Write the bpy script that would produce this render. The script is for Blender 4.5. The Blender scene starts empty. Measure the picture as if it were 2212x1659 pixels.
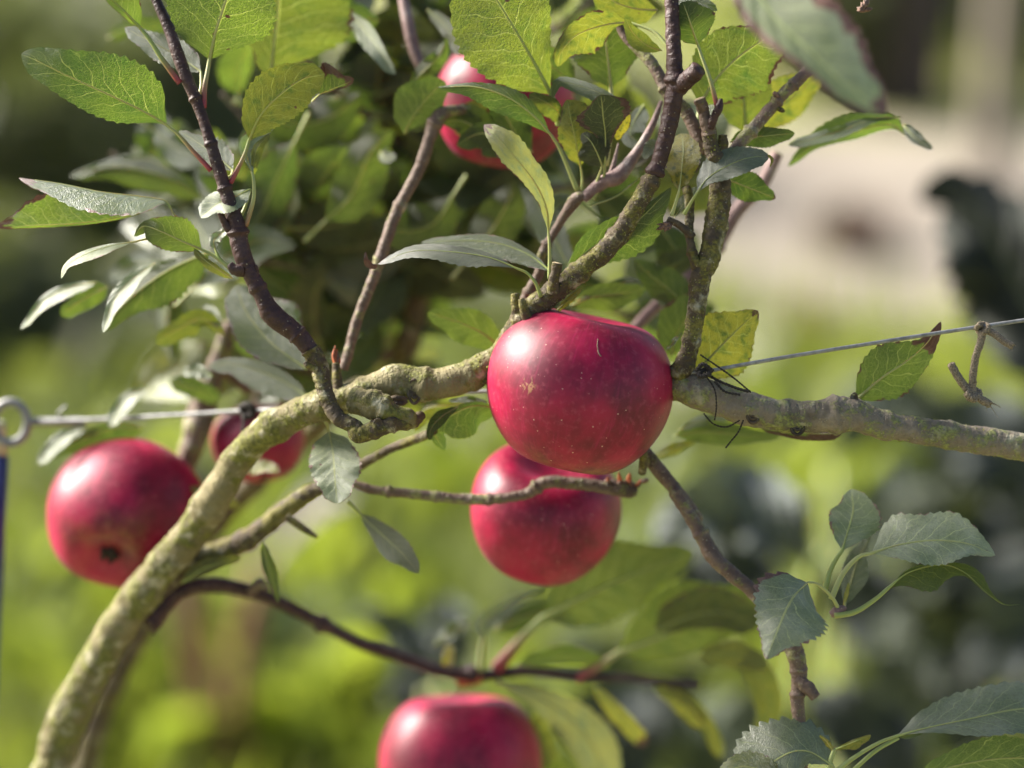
import bpy, math, random
import numpy as np
from mathutils import Vector, noise
R = math.radians
random.seed(7); rng = np.random.default_rng(7)
scene = bpy.context.scene
COL = scene.collection

# ------------------------------------------------------------------ camera
D0 = 0.97                      # metres to the plane of the big apple
LENS, SENS = 85.0, 36.0
WPX = 2212.0
S = D0 * SENS / LENS / WPX     # metres per picture unit at D0
PITCH = R(17)
CAMZ = 1.35
cd = bpy.data.cameras.new('camera'); cam = bpy.data.objects.new('camera', cd); COL.objects.link(cam)
cam.location = (0, 0, CAMZ); cam.rotation_euler = (R(90) - PITCH, 0, 0)
cd.lens = LENS; cd.sensor_width = SENS; cd.clip_start = 0.05; cd.clip_end = 300
cd.dof.use_dof = True; cd.dof.focus_distance = D0 - 0.008; cd.dof.aperture_fstop = 2.8; cd.dof.aperture_blades = 0
scene.camera = cam
# ------------------------------------------------------------------ sky, sun, exposure
SUNV = Vector((-0.76, 0.18 * math.cos(PITCH) + 0.63 * math.sin(PITCH), 0.63 * math.cos(PITCH) - 0.18 * math.sin(PITCH))).normalized()
elev = math.asin(SUNV.z); azim = math.atan2(SUNV.x, SUNV.y)
w = bpy.data.worlds.new('World'); scene.world = w; w.use_nodes = True
nt = w.node_tree; sky = nt.nodes.new('ShaderNodeTexSky'); sky.sky_type = 'NISHITA'; sky.sun_disc = False
sky.sun_elevation = elev; sky.sun_rotation = azim; sky.air_density = 1.0; sky.dust_density = 2.0; sky.ozone_density = 1.0
nt.links.new(sky.outputs[0], nt.nodes['Background'].inputs[0]); nt.nodes['Background'].inputs[1].default_value = 0.05
sd = bpy.data.lights.new('sun', 'SUN'); sun = bpy.data.objects.new('sun', sd); COL.objects.link(sun)
sd.energy = 5.0; sd.angle = R(26); sd.color = (1.0, 0.95, 0.86)
sun.rotation_euler = SUNV.to_track_quat('Z', 'Y').to_euler()
scene.view_settings.view_transform = 'Standard'; scene.view_settings.look = 'None'
scene.view_settings.exposure = 1.95; scene.view_settings.gamma = 1.0; scene.view_settings.use_curve_mapping = False
scene.render.engine = 'CYCLES'; scene.cycles.use_denoising = True
scene.cycles.max_bounces = 8; scene.cycles.transmission_bounces = 6; scene.cycles.transparent_max_bounces = 8

# ------------------------------------------------------------------ picture point -> place
FW = Vector((0, math.cos(PITCH), -math.sin(PITCH))); UP = Vector((0, math.sin(PITCH), math.cos(PITCH))); CAMP = Vector((0, 0, CAMZ))
FWn, UPn, CAMn, RTn = np.array(FW), np.array(UP), np.array(CAMP), np.array((1.0, 0, 0))
PAN = {'A': (0, 0), 'B': (734.5, 0), 'C': (1434.4, 0), 'D': (0, 535.7), 'E': (734.5, 535.7), 'F': (1434.4, 535.7),
       'G': (0, 1054.2), 'H': (734.5, 1054.2), 'I': (1434.4, 1054.2)}
K = 0.36464
def Z(pan, pts, z=0.0):
    "list of (x, y[, z]) measured in an enlarged panel -> picture units; z is added"
    if pan is None: return [(p[0], p[1], (p[2] if len(p) > 2 else 0) + z) for p in pts]
    ox, oy = PAN[pan]
    return [(ox + p[0] * K, oy + p[1] * K, (p[2] if len(p) > 2 else 0) + z) for p in pts]
def W(a):
    "array (...,3) of picture x, picture y, z (units of S behind D0) -> world"
    a = np.asarray(a, float); d = D0 + a[..., 2] * S
    X = (a[..., 0] - 1106) / WPX * SENS / LENS * d; Y = -(a[..., 1] - 829.5) / WPX * SENS / LENS * d
    return CAMn + X[..., None] * RTn + Y[..., None] * UPn + d[..., None] * FWn
def depth(m): return (m - D0) / S
def ground_at(px, py):
    dr = W(np.array([px, py, 0.0])) - CAMn
    t = -CAMZ / dr[2]; return CAMn + dr * t
def spline(pts, n):
    p = np.array(pts, float); k = len(p)
    if k == 2: t = np.linspace(0, 1, n)[:, None]; return p[0] * (1 - t) + p[1] * t
    q = np.vstack([2 * p[0] - p[1], p, 2 * p[-1] - p[-2]])
    seg = np.linalg.norm(np.diff(p[:, :3], axis=0), axis=1); cum = np.concatenate([[0], np.cumsum(seg)])
    out = []
    for s in np.linspace(0, cum[-1], n):
        i = min(max(np.searchsorted(cum, s, side='right') - 1, 0), k - 2); t = (s - cum[i]) / max(seg[i], 1e-9)
        a, b, c, d = q[i], q[i + 1], q[i + 2], q[i + 3]
        out.append(0.5 * ((2 * b) + (c - a) * t + (2 * a - 5 * b + 4 * c - d) * t * t + (3 * b - a - 3 * c + d) * t ** 3))
    return np.array(out)

# ------------------------------------------------------------------ objects
def link(name, me, parent=None, mats=(), smooth=True):
    if smooth: me.polygons.foreach_set('use_smooth', [True] * len(me.polygons))
    for m in mats: me.materials.append(m)
    o = bpy.data.objects.new(name, me); COL.objects.link(o)
    if parent is not None:
        o.parent = parent; o.matrix_parent_inverse = parent.matrix_world.inverted() if parent.type == 'EMPTY' and parent.parent is None else o.matrix_parent_inverse
    return o
def tag(o, label=None, cat=None, group=None, kind=None):
    if label: o['label'] = label
    if cat: o['category'] = cat
    if group: o['group'] = group
    if kind: o['kind'] = kind
    return o
def empty(name, loc=(0, 0, 0)):
    o = bpy.data.objects.new(name, None); COL.objects.link(o); o.location = loc; o.empty_display_size = 0.02
    bpy.context.view_layer.update(); return o
def mesh(name, v, f, uv=None):
    me = bpy.data.meshes.new(name); me.from_pydata(np.asarray(v).tolist(), [], [tuple(int(i) for i in x) for x in f])
    if uv is not None:
        l = me.uv_layers.new(name='UVMap'); idx = np.zeros(len(me.loops), int); me.loops.foreach_get('vertex_index', idx)
        l.data.foreach_set('uv', np.asarray(uv, float)[idx].ravel())
    me.update(); return me

def tube_geo(c, r, ns=12, bump=None, rough=(), seed=0.0, cap=True):
    "tube through world points c with radii r; rough = [(amplitude fraction, metres per feature)]"
    n = len(c); v = []; uv = []; t = np.gradient(c, axis=0); t /= np.linalg.norm(t, axis=1)[:, None] + 1e-12
    ref = np.cross(t[0], [0.3, 0.9, 0.2]); ref /= np.linalg.norm(ref); L = 0
    for i in range(n):
        ref = ref - t[i] * np.dot(ref, t[i]); ref /= np.linalg.norm(ref); bi = np.cross(t[i], ref)
        if i: L += np.linalg.norm(c[i] - c[i - 1])
        for j in range(ns):
            a = 2 * math.pi * j / ns; dr = ref * math.cos(a) + bi * math.sin(a); rr = r[i]
            p = c[i] + dr * rr
            for amp, size in rough:
                rr += r[i] * amp * noise.noise(Vector((p[0] / size + seed, p[1] / size, p[2] / size)))
            v.append(c[i] + dr * rr); uv.append((L * 20, j / ns))
    f = [(i * ns + j, i * ns + (j + 1) % ns, (i + 1) * ns + (j + 1) % ns, (i + 1) * ns + j) for i in range(n - 1) for j in range(ns)]
    if cap:
        v.append(c[0] - t[0] * r[0] * .1); v.append(c[-1] + t[-1] * r[-1] * .15); uv += [(0, 0), (L * 20, 0)]; a, b = len(v) - 2, len(v) - 1
        f += [(a, (j + 1) % ns, j) for j in range(ns)] + [(b, (n - 1) * ns + j, (n - 1) * ns + (j + 1) % ns) for j in range(ns)]
    return v, f, uv
def join_geo(parts):
    v, f, uv = [], [], []; mi = []
    for p in parts:
        k = len(v); v += list(p[0]); f += [tuple(i + k for i in q) for q in p[1]]; uv += list(p[2]); mi += [p[3] if len(p) > 3 else 0] * len(p[1])
    return v, f, uv, mi
def tube(name, pts, rad, mat, parent=None, step=3.0, ns=14, rough=(), nodes=(), extra=(), seed=None):
    "pts in picture units (x,y,z); rad list per point in picture units"
    p = np.array(pts, float); rad = np.array(rad, float) if np.ndim(rad) else np.full(len(p), rad)
    full = np.hstack([p, rad[:, None]]); L = np.linalg.norm(np.diff(p, axis=0), axis=1).sum()
    n = max(4, int(L / step)); q = spline(full, n)
    c = W(q[:, :3]); r = np.maximum(q[:, 3], 0.2) * S * (D0 + q[:, 2] * S) / D0
    tt = np.linspace(0, 1, n)
    for (t0, amp, wd) in nodes: r = r * (1 + amp * np.exp(-((tt - t0) * L / wd) ** 2))
    g = [tube_geo(c, r, ns, rough=rough, seed=seed if seed is not None else random.random() * 50)] + list(extra)
    v, f, uv, mi = join_geo(g); return link(name, mesh(name, v, f, uv), parent, [mat])

# ------------------------------------------------------------------ material helpers
class NT:
    def __init__(s, name):
        s.m = bpy.data.materials.new(name); s.m.use_nodes = True; s.t = s.m.node_tree; s.t.nodes.clear(); s.out = s.t.nodes.new('ShaderNodeOutputMaterial')
    def n(s, typ, ins=None, **kw):
        x = s.t.nodes.new(typ)
        for k, v in kw.items(): setattr(x, k, v)
        for k, v in (ins or {}).items(): s.set(x, k, v)
        return x
    def set(s, x, k, v):
        i = x.inputs[k]
        if isinstance(v, bpy.types.NodeSocket): s.t.links.new(v, i)
        elif isinstance(v, bpy.types.Node): s.t.links.new(v.outputs[0], i)
        else:
            if i.type == 'RGBA' and len(v) == 3: v = (*v, 1)
            i.default_value = v
    def math(s, op, a, b=0.0, c=0.0):
        x = s.n('ShaderNodeMath', operation=op); s.set(x, 0, a); s.set(x, 1, b)
        if op in ('MULTIPLY_ADD', 'SMOOTH_MIN', 'COMPARE'): s.set(x, 2, c)
        return x.outputs[0]
    def mix(s, f, a, b, mode='MIX'):
        x = s.n('ShaderNodeMix', data_type='RGBA', blend_type=mode, clamp_factor=True)
        s.set(x, 0, f); s.set(x, 6, a); s.set(x, 7, b); return x.outputs[2]
    def ss(s, v, a, b, lo=0.0, hi=1.0):
        x = s.n('ShaderNodeMapRange', interpolation_type='SMOOTHSTEP'); s.set(x, 0, v); s.set(x, 1, a); s.set(x, 2, b); s.set(x, 3, lo); s.set(x, 4, hi); return x.outputs[0]
    def noise(s, vec, scale, detail=3, rough=0.55, dist=0.0):
        x = s.n('ShaderNodeTexNoise', {'Scale': scale, 'Detail': detail, 'Roughness': rough, 'Distortion': dist})
        if vec is not None: s.set(x, 'Vector', vec)
        return x.outputs[0]
    def attr(s, name, kind='OBJECT'):
        return s.n('ShaderNodeAttribute', attribute_type=kind, attribute_name=name).outputs['Fac']
    def fin(s, sh): s.t.links.new(sh if isinstance(sh, bpy.types.NodeSocket) else sh.outputs[0], s.out.inputs[0]); return s.m

def leaf_material(name='leaf', top=(0.040, 0.075, 0.040), top2=(0.075, 0.115, 0.050), under=(0.12, 0.17, 0.060), trans=(0.15, 0.25, 0.015), rough=0.33, tr=0.42, veins=8.0, vein_s=1.0, bump=0.75, vcol=(0.24, 0.29, 0.08), coat=0.5, spec=0.55):
    n = NT(name)
    uv = n.n('ShaderNodeTexCoord').outputs['UV']; sep = n.n('ShaderNodeSeparateXYZ', {0: uv}); u, v = sep.outputs[0], sep.outputs[1]
    rnd = n.n('ShaderNodeObjectInfo').outputs['Random']; geo = n.n('ShaderNodeNewGeometry'); back = geo.outputs['Backfacing']
    s_ = n.math('MULTIPLY', n.math('ABSOLUTE', n.math('SUBTRACT', v, 0.5)), 2.0)
    side = n.math('GREATER_THAN', v, 0.5)
    off = n.n('ShaderNodeCombineXYZ', {0: n.math('MULTIPLY', rnd, 37.0), 1: n.math('MULTIPLY', rnd, 11.0), 2: 0.0})
    asp = n.n('ShaderNodeVectorMath', {0: uv, 1: (2.2, 1.0, 1.0)}, operation='MULTIPLY'); p = n.n('ShaderNodeVectorMath', {0: asp.outputs[0], 1: off.outputs[0]}, operation='ADD').outputs[0]
    wob = n.noise(p, 2.5, 2)
    # side veins
    ph = n.math('SUBTRACT', n.math('MULTIPLY', u, veins), n.math('MULTIPLY', n.math('POWER', s_, 0.8), 1.9))
    ph = n.math('ADD', ph, n.math('ADD', n.math('MULTIPLY', side, 0.45), n.math('MULTIPLY', wob, 1.3)))
    saw = n.math('MULTIPLY', n.math('ABSOLUTE', n.math('SUBTRACT', n.math('FRACT', ph), 0.5)), 2.0)
    vein = n.ss(saw, n.math('SUBTRACT', 0.97, n.math('MULTIPLY', n.math('SUBTRACT', 1.0, s_), 0.10)), 1.0)
    mid = n.ss(s_, 0.05, 0.015)
    vor = n.n('ShaderNodeTexVoronoi', {'Vector': p, 'Scale': 15.0}, feature='DISTANCE_TO_EDGE').outputs[0]
    ret = n.ss(vor, 0.06, 0.0)
    vor2 = n.n('ShaderNodeTexVoronoi', {'Vector': p, 'Scale': 42.0}, feature='DISTANCE_TO_EDGE').outputs[0]
    ret2 = n.ss(vor2, 0.12, 0.0)
    vm = n.math('MAXIMUM', n.math('MAXIMUM', vein, mid), n.math('MULTIPLY', ret, 0.40)); vm = n.math('MAXIMUM', vm, n.math('MULTIPLY', ret2, 0.18)); vm = n.math('MULTIPLY', vm, vein_s)
    big = n.noise(p, 1.6, 3); fine = n.noise(p, 28, 4, 0.65)
    yel = n.attr('yellow'); dark = n.attr('dark')
    g = n.mix(n.ss(big, 0.35, 0.68), top, top2); g = n.mix(n.ss(rnd, 0.55, 1.0, 0.0, 0.55), g, (0.075, 0.115, 0.030))
    g = n.mix(n.math('MULTIPLY', n.ss(fine, 0.45, 0.75), 0.35), g, (0.10, 0.14, 0.05))
    ymask = n.math('MULTIPLY', yel, n.ss(n.noise(p, 4.5, 4, 0.65), 0.30, 0.56))
    g = n.mix(ymask, g, (0.50, 0.46, 0.05)); g = n.mix(n.math('MULTIPLY', vm, 0.7), g, vcol); g = n.mix(n.math('MULTIPLY', n.ss(n.noise(p, 7.0, 4, 0.7), 0.45, 0.7), 0.35), g, tuple(x * .5 for x in top))
    un = n.mix(n.ss(big, 0.3, 0.7), under, tuple(x * 0.6 for x in under)); un = n.mix(n.math('MULTIPLY', n.ss(fine, 0.40, 0.7), 0.5), un, tuple(x * 0.55 for x in under)); un = n.mix(ymask, un, (0.55, 0.52, 0.10)); un = n.mix(n.math('MULTIPLY', vm, 0.75), un, (0.42, 0.46, 0.22))
    tc = n.mix(n.ss(big, 0.3, 0.7), trans, (trans[0] * .40, trans[1] * .60, trans[2])); tc = n.mix(n.math('MULTIPLY', n.ss(fine, 0.38, 0.7), 0.45), tc, (trans[0] * .4, trans[1] * .55, trans[2] * .5)); tc = n.mix(n.math('MULTIPLY', rnd, 0.3), tc, (0.28, 0.34, 0.02))
    tc = n.mix(ymask, tc, (0.75, 0.62, 0.03)); tc = n.mix(n.math('MULTIPLY', vm, 0.75), tc, (0.60, 0.66, 0.14))
    # brown: tips, edges and spots
    tip = n.math('ADD', n.math('MULTIPLY', n.attr('brown_tip'), 1.0), n.math('MULTIPLY', n.math('SUBTRACT', n.noise(p, 5, 4), 0.5), 0.30))
    bt = n.math('GREATER_THAN', n.math('ADD', u, tip), 1.0)
    bt = n.ss(n.math('ADD', u, tip), 0.985, 1.015)
    eb = n.ss(n.math('ADD', n.math('ADD', s_, n.math('MULTIPLY', n.attr('brown_edge'), 1.0)), n.math('MULTIPLY', n.math('SUBTRACT', n.noise(p, 3.5, 4), 0.55), 0.75)), 1.0, 1.04)
    has = n.ss(n.attr('brown_edge'), 0.0, 0.02); eb = n.math('MULTIPLY', eb, has); bt = n.math('MULTIPLY', bt, n.ss(n.attr('brown_tip'), 0.0, 0.02))
    vs = n.n('ShaderNodeTexVoronoi', {'Vector': p, 'Scale': 5.0, 'Randomness': 1.0}); sc = n.n('ShaderNodeSeparateColor', {0: vs.outputs['Color']}).outputs[0]
    sp = n.math('MULTIPLY', n.ss(vs.outputs['Distance'], 0.16, 0.11), n.math('LESS_THAN', sc, n.math('ADD', 0.06, n.attr('spots'))))
    br = n.math('MAXIMUM', n.math('MAXIMUM', bt, eb), sp)
    pinkish = n.mix(n.ss(n.noise(p, 9, 2), 0.4, 0.6), (0.10, 0.040, 0.022), (0.19, 0.095, 0.06))
    g = n.mix(br, g, pinkish); un = n.mix(br, un, pinkish); tc = n.mix(br, tc, (0.16, 0.05, 0.02))
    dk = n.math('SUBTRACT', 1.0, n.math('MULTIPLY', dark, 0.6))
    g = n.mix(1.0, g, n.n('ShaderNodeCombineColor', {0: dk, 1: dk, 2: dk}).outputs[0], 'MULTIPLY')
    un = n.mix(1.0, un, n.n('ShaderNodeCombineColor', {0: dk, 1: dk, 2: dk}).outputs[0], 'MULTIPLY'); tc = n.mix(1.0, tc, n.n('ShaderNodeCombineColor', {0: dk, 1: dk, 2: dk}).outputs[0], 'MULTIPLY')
    col = n.mix(back, g, un)
    h = n.math('ADD', n.math('MULTIPLY', vm, -0.6), n.math('MULTIPLY', fine, 0.35)); h = n.math('ADD', h, n.math('MULTIPLY', n.ss(vor2, 0, 0.3), 0.45))
    bmp = n.n('ShaderNodeBump', {'Height': h, 'Strength': bump, 'Distance': 0.0009})
    rg = n.math('ADD', n.math('MULTIPLY', back, 0.18), n.math('ADD', rough, n.math('MULTIPLY', fine, 0.12)))
    pr = n.n('ShaderNodeBsdfPrincipled', {'Base Color': col, 'Roughness': rg, 'Normal': bmp.outputs[0], 'Specular IOR Level': 0.55})
    pr.inputs['Sheen Weight'].default_value = 0.15; pr.inputs['Sheen Roughness'].default_value = 0.4; pr.inputs['Coat Weight'].default_value = coat; pr.inputs['Specular IOR Level'].default_value = spec; pr.inputs['Coat Roughness'].default_value = 0.36; n.set(pr, 'Coat Normal', bmp.outputs[0])
    tl = n.n('ShaderNodeBsdfTranslucent', {'Color': tc, 'Normal': bmp.outputs[0]})
    mx = n.n('ShaderNodeMixShader', {0: n.math('MULTIPLY', tr, n.math('SUBTRACT', 1.0, n.math('MULTIPLY', br, 0.7)))})
    n.t.links.new(pr.outputs[0], mx.inputs[1]); n.t.links.new(tl.outputs[0], mx.inputs[2]); return n.fin(mx)

def bark_material(name, base, base2, moss=(0.30, 0.33, 0.07), moss_amt=0.5, lent=0.5, scale=1.0, rough=0.75, grey=(0.30, 0.27, 0.21)):
    n = NT(name); co = n.n('ShaderNodeNewGeometry').outputs['Position']; uv = n.n('ShaderNodeTexCoord').outputs['UV']
    a = n.noise(co, 60 * scale, 5, 0.65); b = n.noise(co, 220 * scale, 5, 0.7); c = n.noise(co, 900 * scale, 3, 0.6)
    col = n.mix(n.ss(b, 0.3, 0.7), base, base2); col = n.mix(n.ss(a, 0.50, 0.68), col, grey); col = n.mix(n.math('MULTIPLY', n.ss(n.noise(co, 30.0 * scale, 4, 0.6), 0.54, 0.66), 0.6), col, tuple(x * .35 for x in base))
    mm = n.ss(n.math('ADD', n.math('MULTIPLY', a, 0.55), n.math('MULTIPLY', b, 0.45)), 0.62 - 0.30 * moss_amt, 0.68 - 0.24 * moss_amt)
    mcol = n.mix(n.ss(c, 0.35, 0.65), moss, tuple(x * 0.45 for x in moss)); mcol = n.mix(n.ss(n.noise(co, 130, 3), 0.5, 0.7), mcol, (0.42, 0.38, 0.26))
    mm = n.math('MULTIPLY', mm, min(1.0, moss_amt * 1.6)); col = n.mix(mm, col, mcol)
    vo = n.n('ShaderNodeTexVoronoi', {'Vector': co, 'Scale': 760.0 * scale}); sc = n.n('ShaderNodeSeparateColor', {0: vo.outputs['Color']}).outputs[1]
    dots = n.math('MULTIPLY', n.ss(vo.outputs['Distance'], 0.30, 0.18), n.math('LESS_THAN', sc, lent * 0.35)); col = n.mix(n.math('MULTIPLY', dots, 0.6), col, (0.45, 0.38, 0.28))
    su = n.n('ShaderNodeSeparateXYZ', {0: uv}); ring = n.noise(n.n('ShaderNodeCombineXYZ', {0: n.math('MULTIPLY', su.outputs[0], 30.0), 1: n.math('MULTIPLY', su.outputs[1], 2.0), 2: 0.0}).outputs[0], 1.0, 2)
    h = n.math('ADD', n.math('MULTIPLY', b, 0.5), n.math('ADD', n.math('MULTIPLY', c, 0.25), n.math('ADD', n.math('MULTIPLY', ring, 0.35), n.math('MULTIPLY', n.math('ADD', dots, mm), 0.4))))
    bmp = n.n('ShaderNodeBump', {'Height': h, 'Strength': 0.8, 'Distance': 0.0018})
    return n.fin(n.n('ShaderNodeBsdfPrincipled', {'Base Color': col, 'Roughness': rough, 'Normal': bmp.outputs[0], 'Specular IOR Level': 0.35}))

def plain(name, col, rough=0.6, metal=0.0, var=0.25, scale=300.0, bump=0.2, spec=0.5):
    n = NT(name); co = n.n('ShaderNodeNewGeometry').outputs['Position']; a = n.noise(co, scale, 4, 0.6)
    c = n.mix(n.ss(a, 0.3, 0.7), tuple(x * (1 - var) for x in col), tuple(min(1, x * (1 + var)) for x in col))
    bmp = n.n('ShaderNodeBump', {'Height': a, 'Strength': bump, 'Distance': 0.001})
    return n.fin(n.n('ShaderNodeBsdfPrincipled', {'Base Color': c, 'Roughness': rough, 'Metallic': metal, 'Normal': bmp.outputs[0], 'Specular IOR Level': spec}))

def stalk_material(name='leaf_stalk'):
    n = NT(name); uv = n.n('ShaderNodeTexCoord').outputs['UV']; u = n.n('ShaderNodeSeparateXYZ', {0: uv}).outputs[0]; rnd = n.n('ShaderNodeObjectInfo').outputs['Random']
    red = n.math('MULTIPLY', n.ss(u, 0.30, 0.0), n.attr('red'))
    c = n.mix(red, n.mix(rnd, (0.26, 0.32, 0.08), (0.36, 0.38, 0.15)), (0.28, 0.035, 0.05))
    pr = n.n('ShaderNodeBsdfPrincipled', {'Base Color': c, 'Roughness': 0.5, 'Subsurface Weight': 0.15, 'Subsurface Scale': 0.002}); return n.fin(pr)

def apple_material():
    n = NT('apple_skin'); tc = n.n('ShaderNodeTexCoord'); co = tc.outputs['Object']; sep = n.n('ShaderNodeSeparateXYZ', {0: co}); x, y, z = sep.outputs
    ang = n.math('ARCTAN2', y, x)
    st = n.n('ShaderNodeCombineXYZ', {0: n.math('MULTIPLY', n.math('COSINE', ang), 3.0), 1: n.math('MULTIPLY', n.math('SINE', ang), 3.0), 2: n.math('MULTIPLY', z, 10.0)}).outputs[0]
    streak = n.noise(st, 6.0, 5, 0.7); blot = n.noise(co, 38.0, 4, 0.55); fine = n.noise(co, 420.0, 3, 0.6)
    deep, red, pink, green = (0.12, 0.0007, 0.016), (0.35, 0.0020, 0.042), (0.52, 0.016, 0.11), (0.36, 0.26, 0.05)
    c = n.mix(n.ss(blot, 0.32, 0.66), deep, red); c = n.mix(n.math('MULTIPLY', n.ss(streak, 0.50, 0.78), 0.38), c, pink); c = n.mix(n.math('MULTIPLY', n.ss(fine, 0.5, 0.72), 0.22), c, (0.50, 0.10, 0.14))
    fl = n.math('MULTIPLY', n.ss(n.math('ADD', z, n.math('MULTIPLY', blot, 0.012)), -0.016, -0.033), n.attr('green_base'))
    c = n.mix(n.math('MULTIPLY', n.math('MULTIPLY', fl, 0.75), n.ss(n.noise(co, 160.0, 4, 0.7), 0.35, 0.7)), c, green)
    vo = n.n('ShaderNodeTexVoronoi', {'Vector': co, 'Scale': 400.0}); sc = n.n('ShaderNodeSeparateColor', {0: vo.outputs['Color']})
    dot = n.math('MULTIPLY', n.ss(vo.outputs['Distance'], n.math('ADD', 0.06, n.math('MULTIPLY', sc.outputs[1], 0.10)), 0.05), n.math('LESS_THAN', sc.outputs[0], 0.42))
    c = n.mix(n.math('MULTIPLY', dot, 0.85), c, (0.80, 0.50, 0.40))
    # a small russet scar and fine russet lines
    sc_ = n.n('ShaderNodeCombineXYZ', {0: 9.0, 1: 9.0, 2: 9.0}); sc_.name = 'scar'; dst = n.n('ShaderNodeVectorMath', {0: co, 1: sc_.outputs[0]}, operation='DISTANCE').outputs['Value']
    rus = n.noise(co, 260.0, 4, 0.8, 1.5); m = n.math('MULTIPLY', n.ss(rus, 0.60, 0.66), n.ss(blot, 0.64, 0.74)); m = n.math('MAXIMUM', m, n.math('MULTIPLY', n.ss(dst, 0.0045, 0.002), n.ss(n.noise(co, 420.0, 3, 0.7, 1.0), 0.50, 0.56))); c = n.mix(n.math('MULTIPLY', m, 0.45), c, (0.48, 0.30, 0.12))
    r = n.math('ADD', 0.36, n.math('ADD', n.math('MULTIPLY', blot, 0.10), n.math('MULTIPLY', fine, 0.10)))
    bmp = n.n('ShaderNodeBump', {'Height': n.math('ADD', n.math('MULTIPLY', fine, 0.5), n.math('ADD', n.math('MULTIPLY', dot, 0.5), n.math('MULTIPLY', m, 0.8))), 'Strength': 0.12, 'Distance': 0.0008})
    pr = n.n('ShaderNodeBsdfPrincipled', {'Base Color': c, 'Roughness': r, 'Normal': bmp.outputs[0], 'Specular IOR Level': 0.42, 'Subsurface Weight': 0.05, 'Subsurface Scale': 0.004})
    pr.inputs['Subsurface Radius'].default_value = (1.0, 0.15, 0.1); pr.inputs['Sheen Weight'].default_value = 0.06; pr.inputs['Sheen Roughness'].default_value = 0.3; pr.inputs['Sheen Tint'].default_value = (0.95, 0.45, 0.75, 1)
    return n.fin(pr)

M = dict(leaf=leaf_material(), stalk=stalk_material(), apple=apple_material(),
    limb=bark_material('limb_bark', (0.15, 0.125, 0.055), (0.24, 0.20, 0.10), moss=(0.17, 0.17, 0.028), moss_amt=0.58, lent=0.15, grey=(0.32, 0.27, 0.19), scale=.7),
    limb_grey=bark_material('grey_limb_bark', (0.17, 0.135, 0.095), (0.28, 0.23, 0.17), moss_amt=0.45, lent=0.4),
    mossy=bark_material('mossy_branch_bark', (0.055, 0.04, 0.025), (0.12, 0.085, 0.045), moss=(0.19, 0.17, 0.03), moss_amt=0.52, lent=0.5, grey=(0.19, 0.15, 0.10)),
    shoot=bark_material('young_shoot_bark', (0.032, 0.014, 0.013), (0.065, 0.030, 0.026), moss_amt=0.08, lent=0.5, grey=(0.085, 0.048, 0.045), rough=0.5),
    twig=bark_material('twig_bark', (0.10, 0.062, 0.045), (0.17, 0.115, 0.085), moss_amt=0.38, lent=0.5, grey=(0.26, 0.20, 0.165), rough=0.6),
    cut=plain('cut_wood', (0.36, 0.27, 0.16), 0.8, scale=900, var=0.4, bump=0.6),
    wire=plain('galvanised_wire', (0.26, 0.255, 0.25), 0.6, 0.4, 0.3),
    twine=plain('dry_twine', (0.24, 0.19, 0.13), 0.9, var=0.5, scale=1800, bump=0.8),
    dark_twine=plain('dark_twine', (0.030, 0.024, 0.020), 0.85, var=0.4, scale=1500, bump=0.6),
    dry=plain('dried_bud', (0.15, 0.085, 0.06), 0.8, var=0.6, scale=900, bump=0.8), rust=plain('rusty_bud_scale', (0.36, 0.09, 0.03), 0.7, var=0.5, scale=500),
    blue=plain('blue_paint', (0.022, 0.038, 0.15), 0.4, var=0.15), calyx=plain('dried_calyx', (0.05, 0.035, 0.02), 0.9, var=0.5, scale=1200, bump=0.8))

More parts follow.
